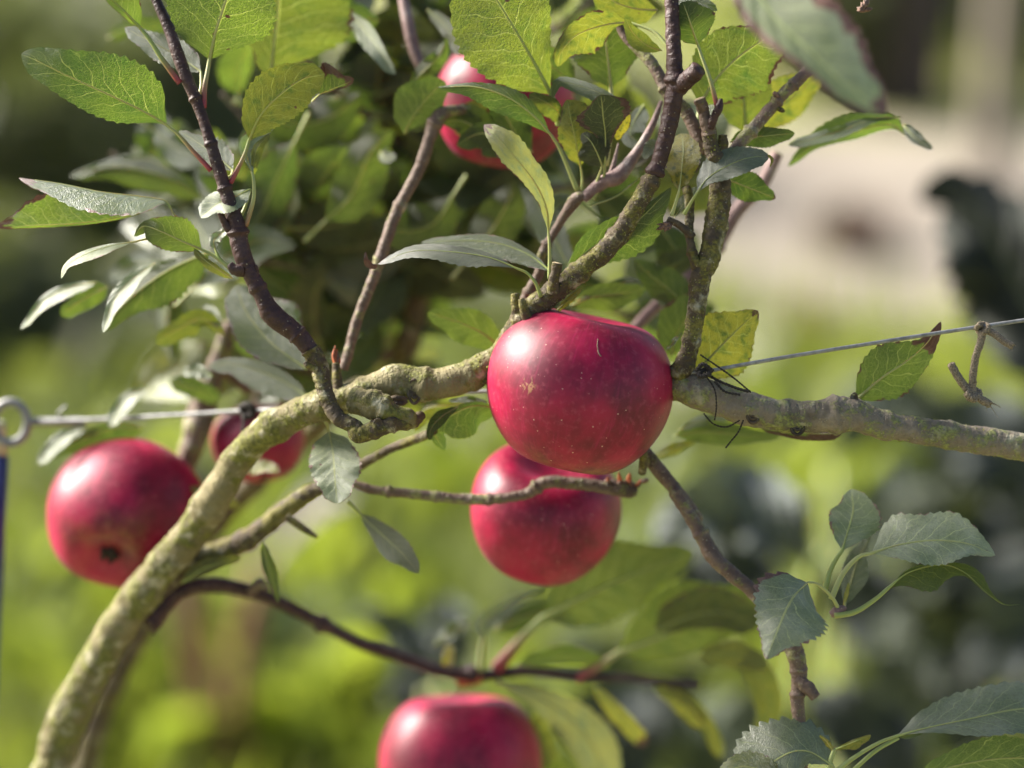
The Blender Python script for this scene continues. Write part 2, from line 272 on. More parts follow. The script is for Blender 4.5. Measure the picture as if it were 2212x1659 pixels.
# ------------------------------------------------------------------ leaf builder
PROF = [0.0, 0.46, 0.78, 0.94, 1.0, 0.97, 0.86, 0.66, 0.38, 0.0]
def prof(spec, t):
    if np.ndim(spec) == 0: ys = np.array(PROF) * spec
    else: ys = np.array([0.0] + list(spec) + [0.0])
    ys = ys.astype(float); ys[0] = ys[1] * .70; ys[-1] = ys[-2] * .78; ys = ys * 1.07
    xs = np.linspace(0, 1, len(ys)); a = np.interp(t, xs, ys)
    k = len(t) // (len(ys) * 2) or 1; ker = np.ones(2 * k + 1) / (2 * k + 1); b = np.convolve(np.pad(a, k, mode='reflect', reflect_type='odd'), ker, 'valid')
    wgt = np.minimum(1, np.minimum(t, 1 - t) * 12); a = a * (1 - wgt) + b * wgt
    return a * np.minimum(1, t / .13) ** .85 * np.minimum(1, (1 - t) / .10) ** .60
def leaf(pan, mid, L, Rr=None, z=0.0, zL=0.0, zR=0.0, face='under', stalk=None, parent=None, cup=6.0, wave=6.0, sr=4.0, label=None, nu=48, nv=6, mat='leaf', name='leaf',
         yellow=0.0, tip=0.0, edge=0.0, spots=0.02, dark=0.0, red=0.0, puff=1.3, serr=0.045, tilt=None):
    k = 1.0 if pan is None else K
    m = np.array(Z(pan, mid, z)); Rr = L if Rr is None else Rr
    tl_ = (-0.6 if face == 'top' else 0.4) if tilt is None else tilt; m[:, 2] += 0
    s = lambda q: (np.array(q) * k).tolist() if np.ndim(q) else q * k
    c = spline(m, nu + 1); t = np.linspace(0, 1, nu + 1)
    tg = np.gradient(c[:, :2], axis=0); tg /= np.linalg.norm(tg, axis=1)[:, None] + 1e-9
    for _ in range(2): tg[1:-1] = (tg[:-2] + tg[1:-1] * 2 + tg[2:]) / 4
    tg /= np.linalg.norm(tg, axis=1)[:, None] + 1e-9
    nrm = np.stack([-tg[:, 1], tg[:, 0]], 1)
    wl, wr = prof(s(L), t), prof(s(Rr), t); aL, aR = max(abs(wl).max(), 1e-6), max(abs(wr).max(), 1e-6)
    ph = random.random() * 6; vs = np.linspace(-1, 1, 2 * nv + 1)
    fw = np.array(PROF); base = np.interp(t, np.linspace(0, 1, len(fw)), fw)
    P = np.zeros((nu + 1, 2 * nv + 1, 3)); toward = 1 if face == 'under' else -1
    teeth = serr * ((np.arange(nu + 1) % 3) - 1.0) * (t < 0.97) * (t > 0.03) * rng.uniform(0.4, 1.3, nu + 1)
    ruff = [np.interp(t, np.linspace(0, 1, 9), rng.normal(0, 1, 9)) for _ in range(2)]
    for j, v in enumerate(vs):
        a = abs(v); wd = wr if v > 0 else -wl; ze = zR if v > 0 else zL; A = aR if v > 0 else aL
        ww = wd * (a + (teeth if a > 0.99 else 0)); 
        P[:, j, 0] = c[:, 0] + nrm[:, 0] * ww; P[:, j, 1] = c[:, 1] + nrm[:, 1] * ww
        q = np.abs(wd) / A
        zz = c[:, 2] + ze * k * q * (a ** 1.1) + toward * cup * k * q * math.sin(a * math.pi * 0.5) ** 1.5
        zz = zz + wave * k * (a ** 1.6) * base * np.sin(2 * math.pi * t * 2.2 + ph + (1.5 if v > 0 else 0)) + 0.05 * A * a * a * base * ruff[int(v > 0)]
        phv = t * 8 - 1.9 * a ** 0.8 + (0.45 if v > 0 else 0); pf = np.abs(np.sin(np.pi * phv)) ** 0.6 - 0.6
        zz = zz + toward * puff * 1.7 * (0.3 if A < 10 else 1) * pf * min(1, a * 4) * (1 - a * 0.5) * base
        P[:, j, 2] = zz
    P[:, :, 2] += tl_ * (P[:, :, 1] - c[0, 1]); nvv = 2 * nv + 1; V = W(P.reshape(-1, 3)); uv = np.stack([np.repeat(t, nvv), np.tile(vs * .5 + .5, nu + 1)], 1)
    f = []
    for i in range(nu):
        for j in range(nvv - 1):
            q = (i * nvv + j, i * nvv + j + 1, (i + 1) * nvv + j + 1, (i + 1) * nvv + j); f.append(q)
    # orientation: +u x +v winding faces the camera or not
    if face == 'under': f = [(a_, d_, c_, b_) for a_, b_, c_, d_ in f]
    o = link(name, mesh(name, V, f, uv), parent, [M[mat]])
    for kk, vv in (('yellow', yellow), ('brown_tip', tip), ('brown_edge', edge), ('spots', spots), ('dark', dark)): o[kk] = float(vv)
    if label: o['label'] = label
    # stalk and midrib
    if sr > 0:
        a = c[:, :].copy(); a[:, 2] += tl_ * (c[:, 1] - c[0, 1]); a[:, 2] += (-1 if face == 'under' else 1) * np.interp(t, [0, .2, 1], [0.2, 0.8, 0.3]) * sr * 0.25 * (1 if sr > 2 else .5) * (0.3 if face == 'top' else 1)
        rad = np.interp(t, [0, 0.15, 0.95], [sr * 0.62, sr * (0.5 if face == 'under' else .30), sr * 0.08]); nb = int(nu * 0.93); pts = a[:nb]; rr = rad[:nb]
        if stalk:
            sp = Z(stalk[0] if isinstance(stalk[0], str) else pan, stalk[1:] if isinstance(stalk[0], str) else stalk, z)[::-1]
            sp = np.array(sp); sp = sp[::-1] if np.linalg.norm(sp[-1][:2] - c[0][:2]) > np.linalg.norm(sp[0][:2] - c[0][:2]) else sp
            q = spline(np.vstack([sp, c[0:1]]), 14)[:-1]; pts = np.vstack([q, pts]); rr = np.concatenate([np.linspace(sr * 1.15, sr * 0.7, 13), rr])
        cc = W(pts); r = rr * S * (D0 + pts[:, 2] * S) / D0
        v2, f2, uv2 = tube_geo(cc, r, 7); n2 = len(pts) ; uu = np.array(uv2); uu[:, 0] /= max(uu[:, 0].max(), 1e-6)
        so = link('stalk', mesh('stalk', v2, f2, uu), o, [M['stalk']]); so['red'] = float(red)
    return o

# ------------------------------------------------------------------ apple builder
def apple(px, py, z, rpx, lean, turn, spin, label, squash=0.90, stalk_len=0.5, group='red apples on the trees', green=0.6, lobes=0.03, detail=72, name='apple', loc=None, skew=0.0, bend=0.3, taper=0.06, cav=0.33, expo=0.88):
    if loc is None: c = W(np.array([px, py, z])); rad = rpx * S * (D0 + z * S) / D0
    else: c = np.array(loc); rad = rpx
    nphi, nth = detail, detail; v = []
    for i in range(nphi + 1):
        ph = math.pi * i / nphi
        for j in range(nth):
            th = 2 * math.pi * j / nth; lob = 1 + lobes * math.cos(5 * th + .6) * (0.3 + 0.7 * (ph / math.pi) ** 2) + lobes * .9 * math.cos(2 * th + 1.0) + .4 * lobes * math.cos(3 * th)
            rr = math.sin(ph) ** expo * (1 + taper * math.cos(ph)) * lob * 0.985
            zz = math.cos(ph) * squash - cav * math.exp(-(ph / 0.40) ** 2) + 0.20 * math.exp(-((math.pi - ph) / 0.30) ** 2)
            zz += 0.05 * math.cos(th - 1) * math.sin(ph)
            x, y = rr * math.cos(th), rr * math.sin(th); x += skew * zz
            v.append((x * rad, y * rad, zz * rad))
    f = []
    for i in range(nphi):
        for j in range(nth): f.append((i * nth + j, (i + 1) * nth + j, (i + 1) * nth + (j + 1) % nth, i * nth + (j + 1) % nth))
    me = mesh(name, v, f); o = link(name, me, None, [M['apple']]); o.location = c
    # lean: tilt to screen right, turn: tilt of the stem towards (+) the camera
    o.rotation_mode = 'QUATERNION'
    from mathutils import Quaternion
    o.rotation_quaternion = Quaternion((1, 0, 0), -PITCH) @ Quaternion((0, 1, 0), R(lean)) @ Quaternion((1, 0, 0), R(turn)) @ Quaternion((0, 0, 1), R(spin))
    o['green_base'] = float(green); tag(o, label, 'apple', group)
    zt = (squash - cav) * rad
    if stalk_len:
        p = [Vector((0, 0, zt - .05 * rad)), Vector((0.02 * rad, 0, zt + 0.2 * rad)), Vector((bend * .3 * rad, 0.02 * rad, zt + (0.2 + stalk_len * .5) * rad)), Vector((bend * rad, 0.05 * rad, zt + (0.2 + stalk_len) * rad))]
        q = spline(p, 14); v2, f2, uv2 = tube_geo(q, np.linspace(0.05, 0.045, 14) * rad, 8); so = link('stalk', mesh('stalk', v2, f2, uv2), o, [M['twig']])
    parts = []; zb = (-squash + 0.20) * rad
    for k in range(5):
        a = 2 * math.pi * k / 5; d = Vector((math.cos(a), math.sin(a), 0)); qs = spline([Vector((0, 0, zb)) + d * .03 * rad, Vector((0, 0, zb - .05 * rad)) + d * .10 * rad, Vector((0, 0, zb - .13 * rad)) + d * .05 * rad], 6)
        parts.append(tube_geo(qs, np.array([.04, .045, .04, .03, .02, .008]) * rad, 6))
    v3, f3, u3, _ = join_geo(parts); link('calyx', mesh('calyx', v3, f3, u3), o, [M['calyx']])
    return o

# ================================================================== SETTING: ground, path, hedge
def grid_mesh(name, x0, x1, y0, y1, nx, ny, fn, mats, kind='structure'):
    xs, ys = np.linspace(x0, x1, nx), np.linspace(y0, y1, ny); v = [(x, y, fn(x, y)) for y in ys for x in xs]
    f = [(j * nx + i, j * nx + i + 1, (j + 1) * nx + i + 1, (j + 1) * nx + i) for j in range(ny - 1) for i in range(nx - 1)]
    o = link(name, mesh(name, v, f), None, mats); o['kind'] = kind; return o
n = NT('grass_and_soil'); co = n.n('ShaderNodeNewGeometry').outputs['Position']
a, b = n.noise(co, 1.6, 4, 0.6), n.noise(co, 22.0, 4, 0.7)
c = n.mix(n.ss(a, 0.44, 0.60), (0.24, 0.19, 0.12), (0.15, 0.18, 0.04)); c = n.mix(n.ss(n.noise(co, 4.5, 3), 0.48, 0.62), c, (0.12, 0.11, 0.04)); c = n.mix(n.math('MULTIPLY', n.ss(b, 0.35, 0.7), 0.5), c, (0.18, 0.19, 0.06))
n_b = n.n('ShaderNodeBump', {'Height': b, 'Strength': 0.7, 'Distance': 0.02}); M['ground'] = n.fin(n.n('ShaderNodeBsdfPrincipled', {'Base Color': c, 'Roughness': 0.9, 'Normal': n_b.outputs[0]}))
n = NT('pale_gravel'); co = n.n('ShaderNodeNewGeometry').outputs['Position']; a, b = n.noise(co, 2.2, 4), n.noise(co, 60.0, 4, 0.7)
c = n.mix(n.ss(a, 0.35, 0.65), (0.165, 0.14, 0.115), (0.235, 0.205, 0.16)); c = n.mix(n.ss(b, 0.45, 0.7), c, (0.20, 0.16, 0.13)); n_b = n.n('ShaderNodeBump', {'Height': b, 'Strength': 0.6, 'Distance': 0.01})
M['gravel'] = n.fin(n.n('ShaderNodeBsdfPrincipled', {'Base Color': c, 'Roughness': 0.9, 'Normal': n_b.outputs[0]}))
hf = lambda x, y: 0.03 * noise.noise(Vector((x * 1.3, y * 1.3, 0))) * min(1, max(0, (60 - abs(y)) / 50))
link('ground', mesh('ground', [(-90, -60, -.04), (90, -60, -.04), (90, 140, -.04), (-90, 140, -.04)], [(0, 1, 2, 3)]), None, [M['ground']], False)['kind'] = 'structure'
grid_mesh('lawn', -8, 8, -2, 14, 90, 90, hf, [M['ground']])
def path_mesh():
    v, f = [], []; nx, ny = 40, 24
    for j in range(ny):
        for i in range(nx):
            x = 0.25 + (i / (nx - 1)) * 7.0; t = j / (ny - 1); y = 4.55 + t * 2.05 + 0.10 * math.sin(x * 2.1) + 0.06 * math.sin(x * 5) * (1 if t < .5 else -1)
            v.append((x - 0.25 * math.sin(t * 3.1) * (i == 0), y, max(hf(x, y), -0.01) + 0.032))
    f = [(j * nx + i, j * nx + i + 1, (j + 1) * nx + i + 1, (j + 1) * nx + i) for j in range(ny - 1) for i in range(nx - 1)]
    return mesh('path', v, f)
link('path', path_mesh(), None, [M['gravel']])['kind'] = 'structure'

M['grass'] = leaf_material('grass_blade', coat=0.0, spec=0.25, top=(0.12, 0.16, 0.02), top2=(0.24, 0.26, 0.04), under=(0.22, 0.25, 0.05), trans=(0.42, 0.46, 0.035), tr=0.5, vein_s=0.2, rough=0.5)
M['hedge'] = leaf_material('hedge_leaf', top=(0.09, 0.10, 0.03), top2=(0.17, 0.17, 0.06), under=(0.20, 0.20, 0.09), trans=(0.36, 0.37, 0.06), tr=0.35, vein_s=0.2)
M['kale'] = leaf_material('kale_leaf', coat=0.0, spec=0.25, top=(0.020, 0.028, 0.046), top2=(0.042, 0.052, 0.075), under=(0.07, 0.09, 0.09), trans=(0.03, 0.05, 0.03), tr=0.15, rough=0.48)
M['kale_dark'] = leaf_material('dark_kale_leaf', coat=0.0, spec=0.25, top=(0.012, 0.016, 0.020), top2=(0.02, 0.026, 0.032), under=(0.03, 0.04, 0.03), trans=(0.01, 0.02, 0.01), tr=0.1, rough=0.5)
M['kale_pale'] = leaf_material('pale_kale_leaf', coat=0.0, spec=0.25, top=(0.06, 0.07, 0.09), top2=(0.12, 0.125, 0.155), under=(0.2, 0.22, 0.22), trans=(0.03, 0.05, 0.03), tr=0.1)
M['silver'] = leaf_material('silver_weed_leaf', coat=0.0, spec=0.25, top=(0.22, 0.24, 0.18), top2=(0.32, 0.34, 0.28), under=(0.3, 0.32, 0.24), trans=(0.25, 0.3, 0.12), tr=0.3)
def blades(name, pts, hgt, wid, mat, label, cat, lean=0.5):
    "many separate blades: each a bent strip of 2 quads; pts (n,3), hgt/wid arrays"
    k = len(pts); az = rng.uniform(0, 2 * math.pi, k); d = np.stack([np.cos(az), np.sin(az), np.zeros(k)], 1); s = np.stack([-np.sin(az), np.cos(az), np.zeros(k)], 1)
    ln = rng.uniform(0.1, lean, k)[:, None]; V = np.zeros((k, 6, 3)); h = hgt[:, None]
    up = np.array([0, 0, 1.0]); c0 = pts; c1 = pts + up * h * .6 + d * ln * h * .3; c2 = pts + up * h * .95 + d * ln * h
    for i, (c, ww) in enumerate(((c0, .7), (c1, 1.0), (c2, .12))):
        V[:, 2 * i] = c - s * (wid * ww)[:, None] * .5; V[:, 2 * i + 1] = c + s * (wid * ww)[:, None] * .5
    b = (np.arange(k) * 6)[:, None]; F = np.concatenate([b + np.array([0, 1, 3, 2]), b + np.array([2, 3, 5, 4])]); uv = np.tile(np.array([[0, .4], [0, .6], [.5, .4], [.5, .6], [1, .5], [1, .5]]), (k, 1))
    o = link(name, mesh(name, V.reshape(-1, 3), F, uv), None, [mat]); return tag(o, label, cat, None, 'stuff')
k = 26000; yy = rng.uniform(1.6, 9.5, k); xx = rng.uniform(-1, 1, k) * (yy * 0.30 + 0.5)
keep = ~((xx > 0.30) & (yy > 4.8) & (yy < 7.55)); nz = np.array([noise.noise(Vector((x * 1.6, y * 1.6, 3.3))) for x, y in zip(xx, yy)]); keep &= (nz > rng.uniform(-0.25, 0.35, k)); xx, yy = xx[keep], yy[keep]
blades('grass', np.stack([xx, yy, np.full(len(xx), -0.01)], 1), rng.uniform(0.08, 0.24, len(xx)), rng.uniform(0.006, 0.014, len(xx)), M['grass'], 'tall blurred yellow-green grass covering the ground behind the apple tree', 'grass', 0.8)

def shrub(name, cx, cy, rx, ry, h, count, size, mat, label, cat, group=None, stems=7, z0=0.0):
    root = empty(name, (cx, cy, z0)); tag(root, label, cat, group)
    u = rng.normal(0, 1, (count, 3)); u /= np.linalg.norm(u, axis=1)[:, None]; rr = rng.uniform(0.35, 1.0, count) ** 0.5
    lump = np.array([1 + 0.28 * noise.noise(Vector(tuple(p * 2.2 + cx))) for p in u]); P = u * (rr * lump)[:, None] * [rx, ry, h / 2] + [cx, cy, z0 + h / 2]; P[:, 2] = np.maximum(P[:, 2], z0 + .01)
    a = rng.normal(0, 1, (count, 3)); a /= np.linalg.norm(a, axis=1)[:, None]; b = np.cross(a, rng.normal(0, 1, (count, 3))); b /= np.linalg.norm(b, axis=1)[:, None]; sz = (size * rng.uniform(.6, 1.4, count))[:, None]
    V = np.stack([P - a * sz, P + b * sz * .4, P + a * sz, P - b * sz * .4], 1).reshape(-1, 3); F = (np.arange(count) * 4)[:, None] + np.arange(4)
    uv = np.tile(np.array([[0, .5], [.5, 1], [1, .5], [.5, 0]]), (count, 1)); o = link('foliage', mesh('foliage', V, F, uv), root, [mat]); o['kind'] = 'stuff'
    for i in range(stems):
        an = 2 * math.pi * i / stems; e = np.array([cx + rx * .7 * math.cos(an), cy + ry * .7 * math.sin(an), z0 + h * .75]); st = np.array([cx + .04 * math.cos(an), cy + .04 * math.sin(an), z0 - .02]); q = spline([st, (st + e) / 2 + [0, 0, h * .1], e], 10)
        v, f, uu = tube_geo(q, np.linspace(.022, .006, 10), 6); link('stem', mesh('stem', v, f, uu), root, [M['twig']])
    return root
shrub('shrub', -1.05, 5.6, 0.62, 0.5, 0.66, 5200, 0.045, M['hedge'], 'large dark olive shrub in the far upper left background', 'shrub', None)
shrub('shrub', -0.15, 6.1, 0.55, 0.4, 0.42, 4200, 0.045, M['hedge'], 'dark shrub far behind the middle of the apple tree', 'shrub', None)
shrub('shrub', -1.0, 4.3, 0.24, 0.22, 0.36, 2600, 0.04, M['hedge'], 'small dark shrub low at the left edge behind the blue post', 'shrub', None)
shrub('shrub', 1.05, 7.4, 0.34, 0.3, 0.62, 2600, 0.045, M['hedge'], 'brown-green shrub beyond the pale path at upper right', 'shrub', None)
shrub('shrub', 1.75, 7.9, 0.4, 0.3, 0.5, 2400, 0.05, M['grass'], 'yellow-green bush beyond the path in the top right corner', 'shrub', None)
M['dark_wood'] = plain('dark_timber', (0.05, 0.035, 0.03), 0.8, scale=30); M['pale_wood'] = plain('pale_timber', (0.20, 0.165, 0.13), 0.8, scale=30)
def post(name, x, y, r, h, mat, label, cat='post'):
    v, f, uu = tube_geo(spline([(x, y, -.05), (x, y, h * .5), (x + .01, y, h)], 12), np.linspace(r * 1.05, r, 12), 14, rough=((.12, .05),)); o = link(name, mesh(name, v, f, uu), None, [mat]); return tag(o, label, cat)
g = ground_at(2040, 330); post('wooden_post', g[0], g[1] + .6, 0.10, 1.15, M['dark_wood'], 'dark wooden post beyond the pale path at upper right')
g = ground_at(2135, 460); post('wooden_post', g[0], g[1], 0.045, 0.85, M['pale_wood'], 'slim pale wooden post at the right edge above the path')
g = ground_at(1870, 540)
shrub('dead_plant', g[0] - .05, g[1] - .1, 0.085, 0.09, 0.13, 260, 0.03, plain('dead_leaf', (0.15, 0.09, 0.06), 0.8), 'brown withered plant standing on the pale path', 'plant', None, 4)
g = ground_at(1745, 760); apple(0, 0, 0, 0.042, 40, 60, 10, 'dark red windfall apple on the ground by the path, far behind the wire', loc=(g[0], g[1], 0.075), detail=24, group=None)
# a red-stemmed plant with a dark head in the grass at lower left
def chard(px, py, h, label):
    g = ground_at(px, py); root = empty('chard_plant', (g[0], g[1], 0)); tag(root, label, 'plant')
    for i in range(3):
        a = i * 2.1; q = spline([(g[0] + .02 * math.cos(a), g[1] + .02 * math.sin(a), -.02), (g[0] + .03 * math.cos(a), g[1] + .03 * math.sin(a), h * .5), (g[0] + .06 * math.cos(a), g[1] + .05 * math.sin(a), h * .8)], 10)
        v, f, uu = tube_geo(q, np.linspace(.016, .010, 10), 8); link('stem', mesh('stem', v, f, uu), root, [M['chard_stem']])
        b = q[-1]; d = np.array([math.cos(a), math.sin(a), 0]); s2 = np.array([-d[1], d[0], 0]); V = []
        for t in np.linspace(0, 1, 8):
            c_ = b + d * .10 * t + np.array([0, 0, h * .45 * t - .10 * t * t]); ww = .055 * math.sin(math.pi * min(1, t * .9 + .08)); V += [c_ - s2 * ww, c_ + np.array([0, 0, -.012]), c_ + s2 * ww]
        F = [(k * 3 + j, k * 3 + j + 1, k * 3 + j + 4, k * 3 + j + 3) for k in range(7) for j in range(2)]; link('leaf', mesh('leaf', V, F), root, [M['purple_leaf']])
M['chard_stem'] = plain('chard_stem', (0.24, 0.09, 0.075), 0.5, scale=20); M['purple_leaf'] = plain('purple_leaf', (0.06, 0.035, 0.05), 0.5, scale=30)
chard(475, 1800, 0.42, 'red-stemmed plant with dark purple leaves in the grass at lower left')

# kale: broad blue-grey leaves behind the right half
def kale(label, base, leaves, group='blue-grey kale plants behind the tree'):
    g = ground_at(*base[:2]) if len(base) == 2 else np.array([*W(np.array([base[0], base[1], depth(base[2])]))[:2], 0])
    root = empty('kale_plant', (g[0], g[1], 0)); tag(root, label, 'kale plant', group)
    top = np.array([g[0], g[1], 0.25]); q = spline([(g[0], g[1], -.03), (g[0] + .01, g[1], .12), tuple(top)], 8); v, f, uu = tube_geo(q, np.linspace(.018, .014, 8), 8); link('stem', mesh('stem', v, f, uu), root, [M['stalk']])
    for (pts, wL, wR, dm, face, kw) in leaves:
        kw = dict(kw)
        zz = depth(dm); mid = [(p[0], p[1], zz + (p[2] if len(p) > 2 else 0)) for p in pts]
        o = leaf(None, mid, wL, wR, face=face, parent=root, mat=kw.pop('mt', 'kale'), wave=120, puff=60, nu=36, nv=7, sr=0, serr=0.10, **kw)
        b = W(np.array(mid[0])); q = spline([tuple(top), tuple((top + b) / 2 + [0, 0, .02]), tuple(b)], 10); v, f, uu = tube_geo(q, np.linspace(.009, .006, 10), 7); link('stalk', mesh('stalk', v, f, uu), o, [M['stalk']])
kale('tall kale with one drooping dark leaf arched against the pale path', (2420, 900, 2.3), [
    ([(2330, 880), (2215, 640), (2120, 480), (2040, 410), (1985, 440)], 130, 120, 1.5, 'top', {'dark': 1.0, 'mt': 'kale_dark'}), ([(2330, 950), (2250, 1050), (2150, 1110), (2040, 1180)], 90, 90, 2.1, 'top', {}),
    ([(2400, 900), (2330, 700), (2290, 500), (2250, 380)], 80, 80, 2.4, 'top', {'zL': 150}), ([(2350, 1000), (2280, 1200), (2160, 1400), (2080, 1500)], 110, 110, 1.9, 'top', {'dark': .6}), ([(2330, 1100), (2230, 1000), (2100, 930), (1960, 880)], 90, 100, 1.9, 'top', {'dark': .5}), ([(2350, 1350), (2250, 1240), (2100, 1190), (1960, 1190)], 110, 110, 1.9, 'top', {'dark': .7})])
kale('kale with a mottled silvery leaf just below the right-hand limb', (1700, 1400, 2.2), [
    ([(1760, 1210), (1650, 1120), (1560, 1100), (1450, 1150), (1440, 1200)], 70, 95, 1.5, 'top', {'mt': 'kale_pale'}), ([(1700, 1240), (1600, 1230), (1500, 1250), (1450, 1270)], 60, 70, 1.7, 'top', {'dark': .8}),
    ([(1800, 1180), (1900, 1120), (2000, 1050), (2050, 960)], 90, 80, 2.25, 'top', {}), ([(1750, 1250), (1850, 1300), (1950, 1330), (2060, 1330)], 100, 90, 2.2, 'top', {'dark': .7})])
kale('kale with dark leaves spreading behind the right-hand cluster of pale leaves', (2150, 1500, 2.1), [
    ([(2180, 1300), (2080, 1200), (1980, 1130), (1880, 1120)], 110, 110, 1.9, 'top', {'mt': 'kale_dark'}), ([(2200, 1150), (2150, 1020), (2060, 930), (1940, 870)], 90, 100, 1.95, 'top', {'mt': 'kale_dark'}),
    ([(2180, 1350), (2090, 1360), (1990, 1400), (1880, 1480)], 110, 90, 1.9, 'top', {'mt': 'kale_dark'}), ([(2230, 1300), (2260, 1150), (2240, 1000), (2190, 880)], 100, 90, 2.0, 'top', {})])
kale('kale low in the right corner behind the grey-green leaves', (2050, 1800, 2.0), [
    ([(2000, 1700), (1900, 1600), (1780, 1540), (1700, 1560)], 90, 90, 1.9, 'top', {'dark': .6}), ([(2050, 1650), (2110, 1500), (2170, 1380), (2230, 1300)], 120, 110, 2.0, 'top', {'dark': .6}),
    ([(1980, 1560), (1960, 1450), (1990, 1350), (2040, 1300)], 90, 90, 2.0, 'under', {}), ([(2050, 1700), (2150, 1690), (2240, 1650)], 80, 80, 1.8, 'top', {'dark': .4})])
kale('kale under the lower twig beside the bottom apple', (1450, 1850, 1.9), [
    ([(1400, 1720), (1330, 1600), (1280, 1540), (1200, 1500)], 90, 80, 1.8, 'top', {'dark': .7}), ([(1450, 1700), (1560, 1600), (1680, 1590), (1760, 1640)], 90, 90, 1.85, 'top', {'dark': .7}),
    ([(1400, 1650), (1330, 1500), (1300, 1440), (1180, 1400)], 60, 80, 2.1, 'top', {'dark': .5}), ([(1500, 1680), (1450, 1560), (1480, 1480), (1540, 1440)], 70, 70, 2.0, 'top', {'dark': .7})])
kale('kale with pale grey leaves above the bottom apple', (950, 1750, 1.9), [
    ([(930, 1500), (900, 1400), (850, 1350), (760, 1310)], 50, 45, 1.7, 'top', {}), ([(960, 1480), (980, 1390), (960, 1330), (900, 1300)], 45, 50, 1.75, 'top', {}), ([(940, 1520), (890, 1500), (830, 1480)], 50, 50, 1.8, 'top', {'dark': .5})])
kale('kale with a dark leaf right of the twig knob, below the leaf cluster', (1800, 1600, 2.5), [([(1830, 1330), (1900, 1400), (1940, 1440), (2060, 1480)], 80, 60, 2.3, 'top', {'dark': .8}), ([(1800, 1010), (1880, 900), (1960, 860), (2070, 900)], 70, 60, 2.5, 'top', {'dark': .2})])

# broad weeds among the grass: pale and green blobs once out of focus
def weeds(n_, box, dm, size, label, mat='grass'):
    P = []
    for i in range(n_):
        px, py = rng.uniform(box[0], box[2]), rng.uniform(box[1], box[3]); g = ground_at(px, py + 120); P.append(g)
    V, F, U = [], [], []
    for g in P:
        for kx in range(7):
            a = rng.uniform(0, 6.3); d = np.array([math.cos(a), math.sin(a), 0]); s2 = np.array([-d[1], d[0], 0]); L = size * rng.uniform(.6, 1.4); h = rng.uniform(.04, .22); b = len(V)
            for t in np.linspace(0, 1, 5):
                c_ = g + d * (L * t + .02) + np.array([0, 0, h * (t * 1.6 - .7 * t * t) + .02]); ww = L * .32 * math.sin(math.pi * min(.98, t * .9 + .06)); V += [c_ - s2 * ww, c_ + s2 * ww]; U += [(t, 0.1), (t, .9)]
            F += [(b + 2 * k, b + 2 * k + 1, b + 2 * k + 3, b + 2 * k + 2) for k in range(4)]
    o = link('weeds', mesh('weeds', V, F, U), None, [M[mat]]); tag(o, label, 'weeds', None, 'stuff')
weeds(150, (0, 950, 2212, 1700), 0, .09, 'broad-leaved green weeds growing among the blurred grass')
weeds(60, (0, 600, 1500, 1100), 0, .12, 'darker weeds growing in front of the shrubs at left', 'hedge')
weeds(40, (0, 250, 1300, 1700), 0, .07, 'silvery leaved weeds dotted through the blurred grass at left', 'silver')
weeds(4, (1300, 900, 2212, 1700), 0, .07, 'silvery leaved weeds between the kale plants at right', 'silver')

# ================================================================== FRONT TREE: wood
DG = 1422.0                    # panel G is panel D shifted down by this much
base = W(np.array([60, 1900, 300])); ROOT = (base[0] - .05, base[1] + .05, 0.0)
tree = empty('apple_tree', ROOT); tag(tree, 'mossy espalier apple tree whose lichened limb curves up from the lower left across the picture', 'apple tree')
T = tree
LR = ((0.14, .011), (0.06, .004), (0.03, .0012))
# main limb, from the ground at lower left up and to the right, on behind the big apple
limb = Z('G', [(150, 2300, 640), (190, 1950, 620), (300, 1700, 600), (390, 1400, 560), (510, 1150, 520), (655, 900, 480), (800, 680, 440), (960, 470, 390), (1130, 270, 340), (1270, 60, 280)]) + \
       Z('D', [(1420, 1240, 230), (1600, 1075, 170), (1850, 950, 110)]) + Z('E', [(130, 870, 90), (350, 790, 80), (560, 810, 75), (760, 760, 75), (900, 690, 80), (1050, 650, 110), (1250, 720, 200), (1500, 830, 300)])
lr = [x * K for x in (128, 126, 122, 120, 116, 112, 108, 104, 100, 96, 92, 92, 94, 92, 100, 92, 92, 92, 90, 84, 80)]
g0 = np.array(W(np.array(limb[0])));
extra = []
q = spline([(ROOT[0], ROOT[1], -.05), (ROOT[0] - .01, ROOT[1], .35), tuple(g0 * .5 + np.array([ROOT[0] - .02, ROOT[1], .75]) * .5), tuple(g0)], 40)
extra.append(tube_geo(q, np.linspace(.034, lr[0] * S * 1.06, 40), 20, rough=LR))
tube('limb', limb, lr, M['limb'], T, step=2.2, ns=40, rough=LR, extra=extra, nodes=((.60, .14, 25), (.66, .10, 12), (.705, .14, 14), (.77, .2, 14), (.82, .12, 10), (.86, .18, 16), (.47, .15, 20), (.35, .12, 25)), seed=3)
# right-hand limb
rl = Z('E', [(1700, 740, 170), (1950, 800, 80)]) + Z('F', [(120, 820, 40), (280, 880, 20), (500, 955, 10), (800, 1000, 0), (1090, 985, 0), (1300, 1050, 10), (1600, 1095, 30), (1900, 1145, 50), (2200, 1190, 60), (2700, 1240, 80), (3600, 1300, 120)])
tube('limb', rl, [x * K for x in (80, 95, 98, 98, 96, 94, 100, 82, 80, 82, 84, 86, 88)], M['limb_grey'], T, step=2.2, ns=36, rough=((0.12, .008), (0.08, .003), (0.04, .001)), nodes=((.28, .14, 12), (.22, .10, 16), (.35, .18, 12), (.43, .16, 14), (.52, .10, 12)), seed=9)
RB = ((0.12, .006), (0.10, .002), (.04, .0008))
